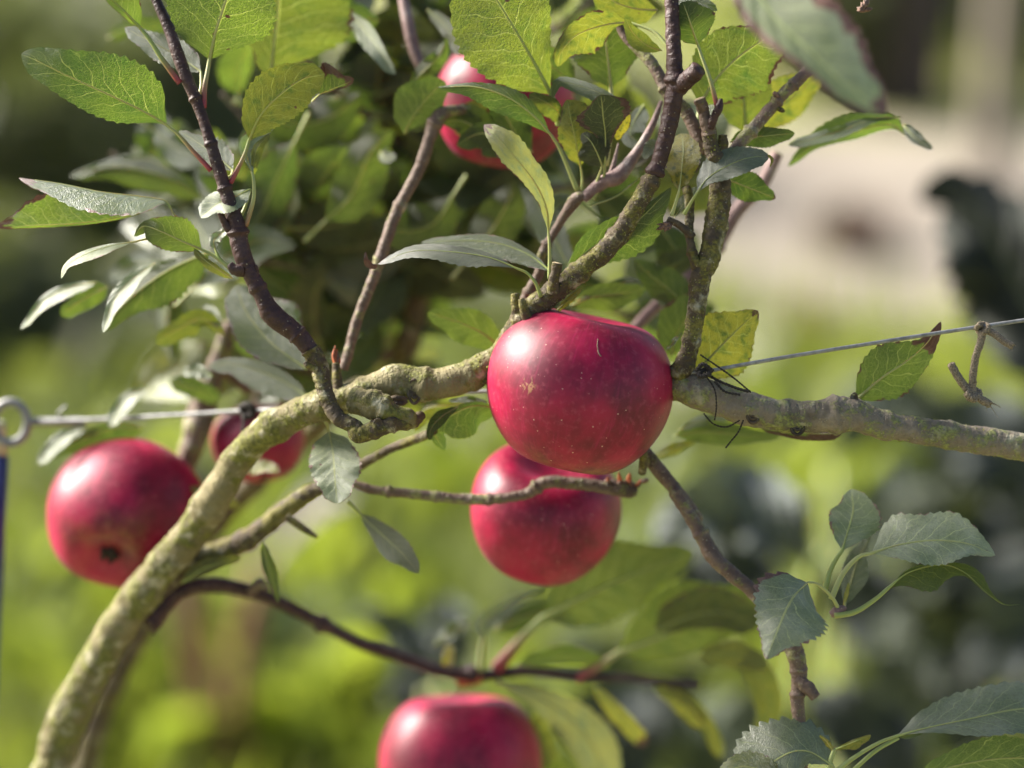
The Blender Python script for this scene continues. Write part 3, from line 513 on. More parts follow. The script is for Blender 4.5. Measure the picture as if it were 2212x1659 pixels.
# main rising branch
mb = Z('B', [(1960, -160, -10), (1965, 0, -20), (1975, 250, -30), (1985, 500, -30), (1960, 680, -25), (1915, 870, -20), (1860, 1040, -15), (1770, 1200, -10), (1680, 1350, 0), (1550, 1500, 0), (1400, 1625, 10)]) + Z('E', [(1270, 260, 20), (1130, 370, 35), (1010, 530, 60), (930, 640, 80)])
tube('branch', mb[:7], [x * K for x in (38, 41, 45, 52, 54, 48, 50)], M['shoot'], T, step=2, ns=22, rough=RB, nodes=((.52, .35, 10), (.98, .25, 8)), seed=4)
tube('branch', mb[6:], [x * K for x in (50, 54, 60, 60, 62, 66, 70, 66, 50)], M['mossy'], T, step=2, ns=24, rough=((.16, .006), (.12, .002), (.06, .0008)), nodes=((.03, .25, 8), (.3, .15, 12), (.5, .12, 10), (.8, .2, 10)), seed=5)
def stub(pts, rad, mat='mossy', cutr=True, nm='spur'):
    o = tube(nm, pts, rad, M[mat], T, step=1.5, ns=16, rough=((.18, .004), (.12, .0015)))
    if cutr:
        a, b = np.array(pts[-2], float), np.array(pts[-1], float); d = (b - a) / np.linalg.norm(b - a); r = np.array(rad).ravel()[-1]
        tube('cut_end', [tuple(b + d * 0.1), tuple(b + d * .8)], [r * .9, r * .8], M['cut'], o, step=.3, ns=12, rough=((.2, .001),))
    return o
stub(Z('B', [(1990, 520, -30), (2060, 470, -50), (2125, 405, -70)]), [22, 19, 18], 'shoot', False)
stub(Z('E', [(1262, 260, 0), (1270, 180, -15), (1290, 90, -20)]), [15, 11, 12])
stub(Z('E', [(1080, 470, 40), (1050, 380, 30), (1040, 270, 25)]), [20, 13, 9], 'mossy', False)
stub(Z('E', [(1110, 420, 10), (1085, 350, 5), (1075, 300, 5)]), [13, 9, 7], 'mossy', False)
# thin twig behind, carrying the leaf fan at the top middle
tube('twig', Z('E', [(1060, 560, 140), (1080, 340, 150), (1180, 150, 140)]) + Z('B', [(1190, 1520, 135), (1290, 1340, 130), (1400, 1180, 110), (1460, 1165, 110)]), [10, 11, 11, 10, 9, 14, 9], M['twig'], T, step=2, ns=14, rough=RB, nodes=((.62, .5, 5), (.3, .3, 5)))
M['violet_shoot'] = bark_material('violet_shoot_bark', (0.16, 0.09, 0.085), (0.27, 0.18, 0.165), moss_amt=0.15, lent=0.2, grey=(0.34, 0.28, 0.26), rough=0.6)
tube('shoot', Z('B', [(1440, 1175, 110), (1560, 1080, 100), (1650, 1040, 90), (1760, 900, 90), (1850, 740, 100), (1905, 600, 110)]), [12, 15, 18, 11, 8, 5], M['violet_shoot'], T, step=2, ns=14)
tube('shoot', Z('B', [(1600, 1060, 95), (1625, 960, 90), (1650, 850, 85)]), [9, 5, 2], M['violet_shoot'], T, step=2, ns=10)
# spotted shoot behind the rising branch
tube('twig', Z('B', [(1650, 150, 90), (1700, 230, 85), (1850, 380, 70), (1950, 560, 60)]) + Z('C', [(130, 660, 60), (200, 800, 50), (260, 900, 45)]), [8, 10, 13, 14, 15, 15, 14], M['twig'], T, step=2, ns=16, rough=RB, nodes=((.5, .3, 5),))
# vertical branch at right
vb = Z('C', [(265, 700, 20), (275, 850, 20), (320, 1000, 20), (330, 1150, 15), (305, 1350, 10), (265, 1550, 0)]) + Z('F', [(215, 180, 0), (190, 380, 0), (160, 550, 5), (130, 660, 15), (90, 760, 30)])
tube('branch', vb, [x * K for x in (38, 44, 56, 66, 68, 62, 58, 56, 52, 62, 70)], M['mossy'], T, step=2, ns=22, rough=((.14, .006), (.13, .002), (.06, .0008)), nodes=((.15, .15, 6), (.85, .15, 10)), seed=12)
stub(Z('C', [(270, 800, 15), (240, 680, 10), (210, 585, 0)]), [16, 13, 13], 'twig')
stub(Z('C', [(275, 760, 5), (300, 690, -5), (325, 640, -8), (338, 585, -8)]), [9, 9, 9, 4], 'shoot', False)
stub(Z('C', [(345, 900, 30), (350, 850, 28), (350, 800, 26)]), [12, 11, 10], 'mossy')
tube('twig', Z('C', [(330, 1010, 40), (430, 870, 45), (520, 770, 50), (690, 575, 60), (800, 470, 65), (895, 375, 70)]), [12, 13, 14, 13, 13, 12], M['twig'], T, step=2, ns=18, rough=RB, nodes=((.35, .3, 5), (.62, .3, 5), (.78, .2, 4)))
stub(Z('C', [(740, 540, 55), (735, 505, 50), (745, 485, 50)]), [5, 5, 2], 'twig', False); stub(Z('C', [(690, 590, 52), (660, 560, 46), (650, 545, 44)]), [5, 6, 3], 'dry', False); stub(Z('C', [(670, 640, 55), (700, 655, 50), (715, 660, 48)]), [5, 5, 2], 'mossy', False)
tube('twig', Z('C', [(130, 1110, 30), (150, 1180, 20), (150, 1330, 10), (155, 1430, 0), (185, 1560, -5)]) + Z('F', [(200, 110, 0)]), [10, 10, 10, 9, 12, 14], M['mossy'], T, step=1.5, ns=16, rough=((.2, .003), (.15, .001)), nodes=((.6, .3, 4), (.8, .3, 4)))
# dried bud cluster beside the rising branch
for i in range(9):
    a = Z('B', [(1960, 1330, -10)])[0]; an = rng.uniform(2.0, 4.6); ln = rng.uniform(14, 38)
    o = tube('dry_bud_scale', [a, (a[0] + math.cos(an) * ln * .5, a[1] - math.sin(an) * ln * .3, a[2] - 6), (a[0] + math.cos(an) * ln, a[1] - math.sin(an) * ln * .6 + rng.uniform(-4, 8), a[2] - rng.uniform(0, 15))], [3, rng.uniform(3.5, 7), 1.0], M['dry'], T, step=1.5, ns=10, rough=((.3, .002),))
tube('spur', Z('B', [(1940, 1300, 0), (2020, 1340, -5), (2090, 1400, -5)]), [7, 8, 9], M['mossy'], T, step=1.5, ns=12, rough=((.2, .003),))
# left shoot (sharp, dark purple)
ls = Z('A', [(880, -120, 40), (925, 0, 30), (1000, 170, 20), (1090, 420, 10), (1180, 640, 5), (1240, 820, 0), (1290, 980, 0), (1350, 1170, 0), (1400, 1330, 0), (1420, 1450, 0), (1470, 1590, 0)]) + \
     Z('D', [(1560, 300, 0), (1620, 400, 5), (1770, 520, 10), (1870, 650, 15)])
tube('shoot', ls, [x * K for x in (24, 28, 34, 38, 34, 34, 38, 40, 52, 56, 52, 50, 66, 55, 50)], M['shoot'], T, step=1.8, ns=22, rough=((.07, .006), (.05, .002), (.02, .0008)), nodes=((.305, .25, 5), (.42, .25, 5), (.53, .25, 5), (.64, .3, 6), (.78, .2, 7), (.93, .2, 4)), seed=21)
tube('branch', Z('D', [(1840, 600, 13), (1885, 680, 15), (1915, 800, 10), (1950, 920, 0), (2010, 1010, -10), (2110, 1065, -15)]) + Z('E', [(100, 1105, -20), (220, 1075, -20), (320, 1040, -15), (420, 1030, 0), (480, 990, 30)]), [x * K for x in (54, 56, 48, 46, 46, 48, 52, 50, 46, 44, 30)], M['mossy'], T, step=1.8, ns=20, rough=((.16, .005), (.13, .0018), (.06, .0008)), nodes=((.0, .15, 5), (.3, .12, 6), (.68, .2, 8), (.78, .2, 6)), seed=8)
stub(Z('A', [(1400, 1400, 0), (1340, 1330, -8), (1300, 1260, -14)]), [12, 9, 6], 'shoot', False)
stub(Z('D', [(1440, 130, -5), (1390, 130, -10), (1360, 95, -12)]), [14, 13, 7], 'shoot', False)
stub(Z('D', [(1880, 720, 0), (1830, 700, -6), (1808, 675, -8)]), [8, 8, 6], 'mossy', False); stub(Z('D', [(1530, 180, 0), (1520, 120, -8), (1512, 100, -8)]), [5, 4, 3], 'shoot', False)
# lump where the spur leaves the limb
tube('spur', Z('E', [(90, 900, 30), (200, 930, 0), (320, 985, -8), (400, 1010, -5), (430, 1050, 0)]), [30, 30, 22, 20, 12], M['limb'], T, step=2, ns=22, rough=((.22, .006), (.15, .002)), nodes=((.5, .15, 6),))
# twig behind, upper middle (the top apple hangs from it)
tube('twig', Z('E', [(20, 720, 190), (60, 580, 190), (110, 400, 190), (190, 200, 190), (240, 60, 195)]) + Z('B', [(330, 1270, 200), (430, 1080, 205), (490, 950, 210), (530, 820, 215), (580, 700, 220), (650, 660, 230), (770, 650, 260)]), [11, 11, 11, 12, 13, 13, 13, 14, 14, 16, 13, 8], M['twig'], T, step=2.5, ns=16, rough=RB, nodes=((.38, .25, 7), (.56, .2, 7), (.85, .2, 8)))
# second fork low at left, and its continuation
tube('branch', Z('G', [(900, 560, 420), (1080, 440, 420), (1300, 380, 400), (1500, 280, 360), (1700, 120, 320), (1830, 30, 290)]) + Z('E', [(0, 1370, 250), (100, 1300, 240), (300, 1190, 200), (480, 1120, 140), (560, 1080, 110)]), [40, 38, 26, 22, 21, 18, 12, 11, 10, 10, 9], M['mossy'], T, step=2.5, ns=20, rough=RB, nodes=((.3, .2, 12),))
tube('twig', Z('G', [(1700, 170, 270), (1800, 240, 260), (1880, 290, 250)]), [9, 8, 4], M['mossy'], T, ns=10)
# dark branch sweeping right along the bottom
tube('branch', Z('G', [(850, 790, 480), (950, 700, 500), (1050, 620, 520), (1200, 575, 540), (1400, 590, 580), (1600, 650, 610), (1900, 800, 650), (2133, 920, 680)]) + Z('H', [(300, 980, 700), (600, 1085, 720), (850, 1105, 740), (1100, 1085, 750), (1400, 1115, 760), (1750, 1130, 780), (2133, 1170, 800)]), [40, 26, 18, 17, 16, 15, 14, 13, 13, 14, 12, 11, 10, 9, 7], M['shoot'], T, step=3.5, ns=16, rough=RB, nodes=((.35, .5, 12), (.62, .6, 14)), seed=33)
tube('spur', Z('G', [(1480, 620, 570), (1540, 560, 555), (1590, 600, 550)]), [10, 12, 6], M['twig'], T, ns=10)
# twig in front of the second apple
tw = tube('twig', Z('E', [(60, 1390, 220), (200, 1432, 220), (400, 1452, 220), (640, 1480, 220), (870, 1490, 220), (1090, 1460, 220), (1220, 1390, 215), (1400, 1395, 210), (1560, 1415, 210), (1700, 1430, 210), (1760, 1440, 210)]), [9, 10, 11, 11, 12, 12, 14, 14, 15, 20, 12], M['twig'], T, step=2, ns=16, rough=((.15, .006), (.14, .002)), nodes=((.14, .35, 5), (.3, .25, 6), (.48, .3, 6), (.65, .35, 6)))
for i in range(14):
    a = Z('E', [(rng.uniform(1560, 1770), rng.uniform(1380, 1430), 205)])[0]; an = rng.uniform(-.3, 1.9); ln = rng.uniform(12, 30)
    tube('dry_bud_scale', [a, (a[0] + math.cos(an) * ln * .6, a[1] - math.sin(an) * ln * .5, a[2] - 8), (a[0] + math.cos(an) * ln * .8, a[1] - math.sin(an) * ln, a[2] - rng.uniform(-8, 15))], [4, rng.uniform(3, 6), .8], M['rust'] if i % 2 else M['dry'], T, step=2, ns=8)
tube('spur', Z('E', [(1790, 1330, 120), (1800, 1250, 90), (1790, 1180, 60)]), [9, 10, 9], M['mossy'], T, ns=12)
# twig running down right
tube('twig', Z('E', [(1560, 900, 200), (1700, 1080, 170), (1800, 1200, 150), (1910, 1340, 140), (2010, 1460, 135), (2110, 1600, 130)]) + Z('I', [(70, 30, 120), (200, 240, 110), (290, 400, 100), (400, 510, 90), (520, 610, 80), (640, 750, 60), (760, 900, 55)]) , [13, 14, 14, 15, 15, 15, 15, 15, 17, 16, 15, 16, 17], M['twig'], T, step=2, ns=18, rough=RB, nodes=((.1, .2, 5), (.62, .25, 6), (.5, .1, 4)), seed=2)
tube('twig', Z('I', [(700, 830, 60), (770, 960, 50), (800, 1100, 50), (790, 1250, 50), (800, 1400, 50), (815, 1600, 50), (830, 1900, 60)]), [20, 21, 17, 15, 14, 14, 14], M['twig'], T, step=2, ns=18, rough=RB, nodes=((.38, .25, 5), (.25, .15, 5), (.55, .1, 4)), seed=6)
stub(Z('I', [(790, 1130, 45), (860, 1190, 35), (900, 1240, 30)]), [14, 15, 12], 'twig', False)
# blurred twigs in the top centre
tube('twig', Z('B', [(360, -80, 400), (400, 120, 380), (440, 300, 370), (500, 440, 360)]), [10, 13, 13, 9], M['violet_shoot'], T, step=4, ns=12)
# dry spur clusters by the shoot: D(1950..2020, 450..700)
for i in range(9):
    a = Z('D', [(1995, 700, 90)])[0]; an = rng.uniform(.9, 2.3); ln = rng.uniform(25, 75)
    tube('dry_bud_scale', [a, (a[0] + math.cos(an) * ln * .4, a[1] - math.sin(an) * ln * .5, 92), (a[0] + math.cos(an) * ln * .5 + rng.uniform(-6, 6), a[1] - math.sin(an) * ln, 90)], [5, rng.uniform(3, 6), .8], M['rust'] if i % 3 else M['dry'], T, step=2, ns=8)
tube('spur', Z('D', [(2010, 900, 90), (2000, 800, 90), (1990, 680, 90)]), [15, 12, 8], M['mossy'], T, ns=12, rough=RB)
def knot(pan, x, y, z, rx, ry, nm='knot'):
    p = Z(pan, [(x, y)])[0]; t = np.linspace(0, 2 * math.pi, 30); g = []
    for k, (s_, rr) in enumerate(((1.0, .30), (.55, .26), (.18, .3))):
        ring = np.stack([p[0] + rx * K * s_ * np.cos(t), p[1] + ry * K * s_ * np.sin(t), z + np.abs(np.cos(t)) * rx * K * .35 * s_ + k * 1.2], 1); g.append(tube_geo(W(ring), np.full(30, rx * K * rr * S), 8, rough=((.35, .0018),), seed=x + k, cap=False))
    v, f, uv, _ = join_geo(g); return link(nm, mesh(nm, v, f, uv), T, [M['knot']])
M['knot'] = bark_material('knot_bark', (0.05, 0.035, 0.022), (0.12, 0.085, 0.05), moss_amt=0.3, lent=0.1)
knot('F', 528, 985, -24, 36, 52); knot('F', 790, 1045, -26, 40, 60); knot('F', 1125, 890, -8, 20, 30); knot('F', 1105, 1000, -30, 12, 22); knot('F', 1870, 1120, 28, 16, 30); knot('E', 440, 850, 42, 34, 70); knot('E', 330, 905, 40, 60, 16); knot('E', 225, 1035, -36, 22, 22)
# moss and lichen flecks standing proud of the limb
fl = []
def flecks(path, rads, n_, size, side=1.0, t0=0.0, t1=1.0):
    full = np.hstack([np.array(path, float), np.array(rads, float)[:, None]]); q = spline(full, 300)
    for i in range(n_):
        k = int(rng.uniform(t0, t1) * 298); p, p2 = q[k], q[k + 1]; tg = W(p2[:3]) - W(p[:3]); tg /= np.linalg.norm(tg) + 1e-12; c = W(p[:3])
        d = rng.normal(0, 1, 3); d -= tg * np.dot(d, tg); d /= np.linalg.norm(d); d = d * np.sign(np.dot(d, CAMn - c) + .3 * np.linalg.norm(CAMn - c)); r = p[3] * S * (D0 + p[2] * S) / D0
        s = size * S * rng.uniform(.4, 1.5); b = c + d * r * rng.uniform(.93, 1.03); e = np.cross(tg, d); j = rng.normal(0, .35, (4, 3)) * s
        v = np.array([b + tg * s * .8, b + e * s * .8, b - tg * s * .8, b - e * s * .8]) + j; fl.append((list(v) + [b + d * s * rng.uniform(.5, 1.2)], [(0, 1, 4), (1, 2, 4), (2, 3, 4), (3, 0, 4)], [(0, 0)] * 5))
flecks(limb, lr, 700, 2.0, t0=.62, t1=.95); flecks(rl, [30] * len(rl), 900, 1.5, t0=.02, t1=.6); flecks(mb[6:], [x * K for x in (50, 54, 60, 60, 62, 66, 70, 66, 50)], 700, 1.6); flecks(vb, [20] * len(vb), 500, 1.6)
v, f, uv, _ = join_geo(fl); M['moss'] = plain('moss', (0.24, 0.25, 0.05), 0.95, var=.45, scale=700); o = link('lichen', mesh('lichen', v, f), T, [M['moss']], False); o['kind'] = 'stuff'

# ================================================================== APPLES
apple(1254, 843, 60, 202, 12, 3, 40, 'large glossy crimson apple in sharp focus at the centre of the picture', squash=.93, lobes=.022, detail=110, green=0.6, stalk_len=0, taper=.055, cav=.20, expo=.93)
A1 = bpy.data.objects['apple']; bpy.context.view_layer.update(); inv = A1.matrix_world.inverted()
for o_ in bpy.data.objects:
    if o_.get('label', '').startswith('large glossy crimson'): A1 = o_; inv = A1.matrix_world.inverted()
def on_apple(px, py):
    a_ = inv @ CAMP; b_ = inv @ Vector(W(np.array([px, py, 0.0]))); return A1.ray_cast(a_, (b_ - a_).normalized())[1]
M['apple'].node_tree.nodes['scar'].inputs[0].default_value, M['apple'].node_tree.nodes['scar'].inputs[1].default_value, M['apple'].node_tree.nodes['scar'].inputs[2].default_value = on_apple(*Z('E', [(1115, 815)])[0][:2])
hp = [on_apple(*Z('E', [q_])[0][:2]) * 1.004 for q_ in ((1527, 540), (1524, 575), (1530, 620), (1545, 643))]
v, f, uu = tube_geo(spline(hp, 14), np.linspace(.00012, .00022, 14), 6); link('stuck_fibre', mesh('stuck_fibre', v, f), A1, [M['twine']])
tube('fruit_spur', Z('E', [(1130, 380, 30), (1200, 400, 45), (1270, 430, 60)]), [16, 12, 8], M['mossy'], T, step=1.5, ns=12, rough=RB)
apple(1177, 1106, 430, 168, 8, 28, 90, 'second red apple hanging directly below and behind the large central apple', squash=.90, green=.2, stalk_len=0)
apple(270, 1112, 620, 172, 12, -52, 0, 'blurred red apple at the left edge showing its dark eye, partly behind the limb', squash=.92, green=.6, stalk_len=.5)
apple(992, 1665, 760, 174, 0, -2, 20, 'blurred pink-red apple cut off by the bottom edge of the picture', squash=1.05, green=.2, stalk_len=0, cav=.22)
apple(1085, 228, 470, 148, 14, 12, 15, 'red and orange-green apple partly hidden by leaves at the top centre', squash=.95, green=1.0, stalk_len=.3)
apple(560, 956, 760, 100, -10, -14, 60, 'small blurred red apple hidden behind the mossy limb near the wire knot', squash=.9, green=.5)
tube('spur', Z('H', [(840, 1110, 740), (760, 1120, 745), (700, 1150, 750)]), [16, 20, 14], M['rust'], T, ns=12, rough=((.3, .006),))
tube('spur', [(545, 840, 740), (480, 800, 720), (430, 870, 700), (400, 990, 690)], [16, 20, 22, 12], M['twig'], T, ns=12, rough=((.3, .008),))
tube('branch', [(500, 700, 640), (455, 830, 690), (420, 950, 700), (380, 1050, 720)], [16, 24, 26, 18], M['twig'], T, ns=14, rough=((.3, .008),), step=4)

# ================================================================== WIRE, RING, POST, TWINE
def thread(pts, r, twist=3, pitch=9, step=1.2):
    p = spline(pts, max(8, int(np.linalg.norm(np.diff(np.array(pts, float), axis=0), axis=1).sum() / step))); g = []; L = np.concatenate([[0], np.cumsum(np.linalg.norm(np.diff(p, axis=0), axis=1))])
    tg = np.gradient(p, axis=0); tg /= np.linalg.norm(tg, axis=1)[:, None]
    for k in range(twist):
        a = L / pitch * 2 * math.pi + k * 2 * math.pi / twist; nx = np.stack([-tg[:, 1], tg[:, 0], tg[:, 2] * 0], 1)
        q = p + nx * (np.cos(a) * r * .5)[:, None] + np.array([0, 0, 1.0]) * (np.sin(a) * r * .5)[:, None]
        cc = W(q); g.append(tube_geo(cc, np.full(len(q), r * .55) * S, 6, rough=((.3, .0012),)))
    return g
def threads(name, groups, mat, label, cat, hairs=()):
    g = [x for gg in groups for x in gg]
    for h in hairs:
        c = W(spline(h, 8)); g.append(tube_geo(c, np.linspace(.9, .35, 8) * S, 5))
    v, f, uv, _ = join_geo(g); o = link(name, mesh(name, v, f, uv), None, [mat]); return tag(o, label, cat)
o = tube('training_wire', Z('E', [(1700, 810, 60), (1960, 752, 25), (2133, 735, 10)]) + Z('F', [(210, 740, -5), (300, 722, -10), (700, 650, -15), (1200, 570, -20), (1700, 492, -20), (2133, 428, -20), (3200, 270, -20)]), 4.3, M['wire'], None, step=6, ns=12)
tag(o, 'thin grey steel wire sloping up to the right edge above the limb', 'wire')
o = tube('training_wire', Z('D', [(180, 1032, 600), (500, 1020, 560), (1000, 995, 480), (1450, 965, 400), (1650, 955, 340)]) + [(700, 870, 300), (900, 850, 240), (1350, 840, 120)], [5, 5, 5, 4.8, 4.6, 4.5, 4.5, 4.5], M['wire'], None, step=5, ns=12)
tag(o, 'blurred pale wire running from the metal ring at left to the limb', 'wire')
th = np.linspace(0, 2 * math.pi, 60); cx, cy = PAN['D'][0] + 62 * K, PAN['D'][1] + 1035 * K
ring = tube_geo(W(np.stack([cx + 37 * np.cos(th), cy + 44 * np.sin(th), 600 + 8 * np.sin(th)], 1)), np.full(60, 10.5 * S * 1.1), 16, cap=False)
coil = []
for k in range(2):
    t = np.linspace(0, 1, 160); xx = PAN['D'][0] + (170 + t * 330) * K; a = t * 9 * 2 * math.pi + k * math.pi; coil.append(tube_geo(W(np.stack([xx, PAN['D'][1] + 1030 * K + np.cos(a) * 6.5, 598 + np.sin(a) * 6.5], 1)), np.full(160, 3.6 * S * 1.1), 8))
coil.append(tube_geo(W(spline(Z('D', [(360, 1020, 600), (350, 980, 590), (395, 935, 585)]), 12)), np.full(12, 3.4 * S * 1.1), 8))
rt = empty('wire_tensioner', tuple(W(np.array([cx, cy, 600])))); tag(rt, 'shiny metal ring with wire wound through it at the left edge', 'metal ring')
link('ring', mesh('ring', *ring[:2]), rt, [M['wire']]); v, f, uv, _ = join_geo(coil); link('wire_coil', mesh('wire_coil', v, f), rt, [M['wire']])
pt, pb = W(np.array([-3, 985, 680])), W(np.array([-26, 1480, 680])); pg = pt + (pb - pt) * (pt[2] + .05) / (pt[2] - pb[2])
prt = empty('support_post', (pg[0], pg[1], 0)); tag(prt, 'blue painted post at the left edge below the metal ring', 'post')
v, f, uu = tube_geo(spline([tuple(pg), tuple((pt + pg) / 2), tuple(pt)], 20), np.full(20, .0046), 20); link('pole', mesh('pole', v, f, uu), prt, [M['blue']])
v, f, uu = tube_geo(spline([(pt[0], pt[1], pt[2] + .0005), (pt[0], pt[1], pt[2] + .008), (pt[0], pt[1], pt[2] + .016)], 8), np.full(8, .0040), 20); link('cap', mesh('cap', v, f, uu), prt, [plain('pale_cap', (.42, .42, .25), .5)])
# twine on the wire at right
kn = Z('F', [(1885, 478, -20)])[0]
tw = [thread([(kn[0] - 14, kn[1] + 2, -20), (kn[0] - 6, kn[1] - 9, -30), (kn[0] + 4, kn[1] - 10, -12), (kn[0] + 14, kn[1] - 4, -28), (kn[0] + 4, kn[1] + 9, -30), (kn[0] - 8, kn[1] + 8, -12), (kn[0] - 4, kn[1] - 6, -6), (kn[0] + 10, kn[1] + 2, -32)], 7, 2, 12),
      thread(Z('F', [(1885, 490, -22), (1875, 560, -24), (1848, 640, -22), (1832, 740, -20), (1828, 830, -18), (1840, 870, -18)]), 8.5, 3, 16), thread(Z('F', [(1890, 485, -22), (1950, 505, -28), (2010, 550, -32), (2062, 582, -34)]), 8, 3, 14),
      thread(Z('F', [(1700, 690, -25), (1740, 760, -22), (1790, 830, -20), (1850, 880, -20), (1930, 925, -22)]), 9, 3, 16), thread(Z('F', [(1790, 860, -28), (1830, 890, -30), (1870, 860, -14), (1820, 840, -12), (1800, 880, -24), (1850, 900, -28)]), 8, 2, 12)]
hr = []
for i in range(46):
    a, b, d = [((1900, 910), (1960, 950), 60), ((1885, 480), (1870, 470), 50), ((1850, 650), (1850, 650), 25), ((2050, 570), (2065, 590), 25), ((1720, 720), (1700, 690), 20), ((1835, 800), (1835, 800), 25)][i % 6]
    an = rng.uniform(0, 6.28); e = (b[0] + math.cos(an) * d * rng.random(), b[1] + math.sin(an) * d * rng.random()); hr.append(Z('F', [(a[0] + rng.uniform(-12, 12), a[1] + rng.uniform(-12, 12), -22), ((a[0] + e[0]) / 2 + 6, (a[1] + e[1]) / 2 - 4, -28), (e[0], e[1], -24)]))
threads('twine', tw, M['twine'], 'frayed dry brown twine knotted on the wire and hanging down at right', 'twine', hr)
# dark tie at the joint of the right-hand limb
dt = [thread(Z('F', p), r, 2, 14) for p, r in (([(215, 632, -25), (300, 690, -32), (400, 760, -36), (515, 855, -34)], 2.2), ([(240, 740, -20), (330, 790, -36), (430, 830, -38), (500, 850, -40)], 3.5), ([(240, 720, -15), (200, 735, -30), (215, 760, -38), (270, 745, -38), (250, 715, -25), (205, 745, -35)], 6),
    ([(250, 760, -36), (300, 840, -42), (310, 940, -40), (300, 1020, -20)], 2), ([(235, 980, -20), (290, 1040, -25), (370, 1060, -25), (450, 1020, -36)], 2), ([(470, 1020, -34), (440, 1090, -30), (400, 1140, -28), (365, 1185, -26)], 2), ([(190, 730, -30), (230, 690, -34), (290, 730, -36)], 5), ([(300, 790, -40), (360, 850, -42), (450, 870, -42)], 3))]
threads('tree_tie', dt, M['dark_twine'], 'dark twisted tie strands binding the wire to the right-hand limb', 'twine', [])
dk = [thread(Z('D', p), r, 2, 14) for p, r in (([(1420, 950, 395), (1470, 930, 380), (1500, 980, 380), (1450, 1000, 390), (1440, 950, 400), (1500, 960, 392)], 9), ([(1450, 980, 385), (1438, 1060, 360), (1432, 1140, 330), (1440, 1180, 250)], 4))]
threads('twine', dk, M['dark_twine'], 'dark knot of twine on the left wire hanging down to the mossy limb', 'twine', [])

tube('twig', [(1680, 330, 420), (1645, 400, 430), (1590, 460, 440), (1530, 560, 450), (1440, 640, 450), (1380, 700, 440), (1300, 800, 420)], [13, 15, 16, 15, 14, 13, 12], M['violet_shoot'], T, step=4, ns=12, nodes=((.4, .3, 8),))
M['leaf_pale'] = leaf_material('pale_leaf', top=(0.30, 0.33, 0.20), top2=(0.36, 0.38, 0.24), under=(0.42, 0.44, 0.22), trans=(0.50, 0.55, 0.18), tr=0.35, vein_s=.6)
M['leaf_dark'] = leaf_material('dark_leaf', under=(0.06, 0.08, 0.03), trans=(0.06, 0.09, 0.015), tr=0.35)

# ================================================================== LEAVES OF THE FRONT TREE
M['crinkled'] = leaf_material('crinkled_leaf', top=(0.07, 0.09, 0.09), top2=(0.13, 0.16, 0.16), under=(0.16, 0.24, 0.05), trans=(0.25, 0.36, 0.02), bump=.5, vein_s=1.3, veins=14)
M['leaf_grey'] = leaf_material('sheen_bloom_leaf', bump=.35, top=(0.19, 0.22, 0.12), top2=(0.36, 0.37, 0.26), vcol=(0.50, 0.56, 0.28), trans=(0.12, 0.20, 0.04), rough=0.3, tr=0.25)  # pale top colours paint in sky and sun sheen, along with leaf bloom
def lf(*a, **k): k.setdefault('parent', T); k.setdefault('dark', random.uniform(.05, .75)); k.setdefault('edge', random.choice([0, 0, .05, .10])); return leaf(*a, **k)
# --- panel A: left shoot
lf('A', [(990, 742, 0), (840, 655, -15), (640, 560, -25), (400, 450, -20), (200, 350, 0), (125, 322, 10)], [40, 100, 130, 140, 130, 120, 100, 90], [150, 215, 235, 225, 200, 160, 120, 80], zL=-25, zR=20, cup=10, stalk=[(1250, 1010), (1130, 880), (1050, 790)], red=1, sr=5, label='large dull green leaf with its toothed underside showing', spots=.03, dark=.3)
lf('A', [(1240, 355, 30), (1275, 200, 25), (1330, 30, 30), (1390, -160, 45), (1420, -350, 60)], [190, 300, 340, 330, 230, 120], [140, 270, 300, 280, 200, 100], zL=20, zR=30, cup=10, stalk=[(1205, 640, 5), (1212, 520, 15), (1228, 430, 25)], red=1, sr=6, spots=.16, wave=14)
lf('A', [(830, 165, -10), (740, 70, -20), (640, -30, -10), (560, -180, 0)], [25, 30, 30, 20], [70, 130, 160, 140, 80], zL=-40, zR=20, stalk=[(1065, 492, 0), (960, 350, -5), (890, 240, -8)], red=1, sr=6)
lf('A', [(1190, 425, 50), (1060, 335, 50), (900, 250, 45), (740, 165, 50)], [60, 85, 80, 50], [75, 90, 70, 40], zL=-15, zR=15, face='top', serr=.09, stalk=[(1160, 620, 10), (1190, 520, 30)], wave=14, label='crinkled blue-grey leaf behind the dark shoot')
lf('A', [(1475, 830, 0), (1540, 690, -20), (1650, 570, -30), (1790, 470, -25), (1925, 440, -10)], [80, 150, 165, 140, 80], [90, 130, 150, 150, 110], zL=-25, zR=30, cup=10, stalk=[(1365, 1085), (1420, 980), (1455, 900)], red=1, sr=5, spots=.10, yellow=.25, label='bright yellow-green backlit leaf beside the dark shoot')
lf('A', [(1890, 560, 10), (1980, 525, 0), (2060, 490, -15), (2095, 465, -20)], [110, 170, 120, 40], [10, 12, 18, 20], zL=-40, zR=5, edge=.55, tip=.25, sr=2, wave=15, stalk=[(1850, 600, 60), (1870, 580, 40)], label='small brown curled leaf tip')
lf('A', [(1498, 1035, -5), (1470, 950, -10), (1455, 880, -15), (1500, 820, -20), (1625, 755, -10)], [12, 35, 55, 30], [25, 30, 40, 40, 20], face='top', mat='leaf_grey', dark=0, zL=-20, zR=20, cup=18, stalk=[(1455, 1340, 0), (1500, 1190, -5), (1505, 1100, -8)], red=.6, sr=5, wave=14)
lf('A', [(1500, 1045, 10), (1505, 960, 10), (1530, 870, 8), (1600, 790, 0)], [12, 20, 30, 14], [25, 40, 25], zL=5, sr=0, yellow=.2)
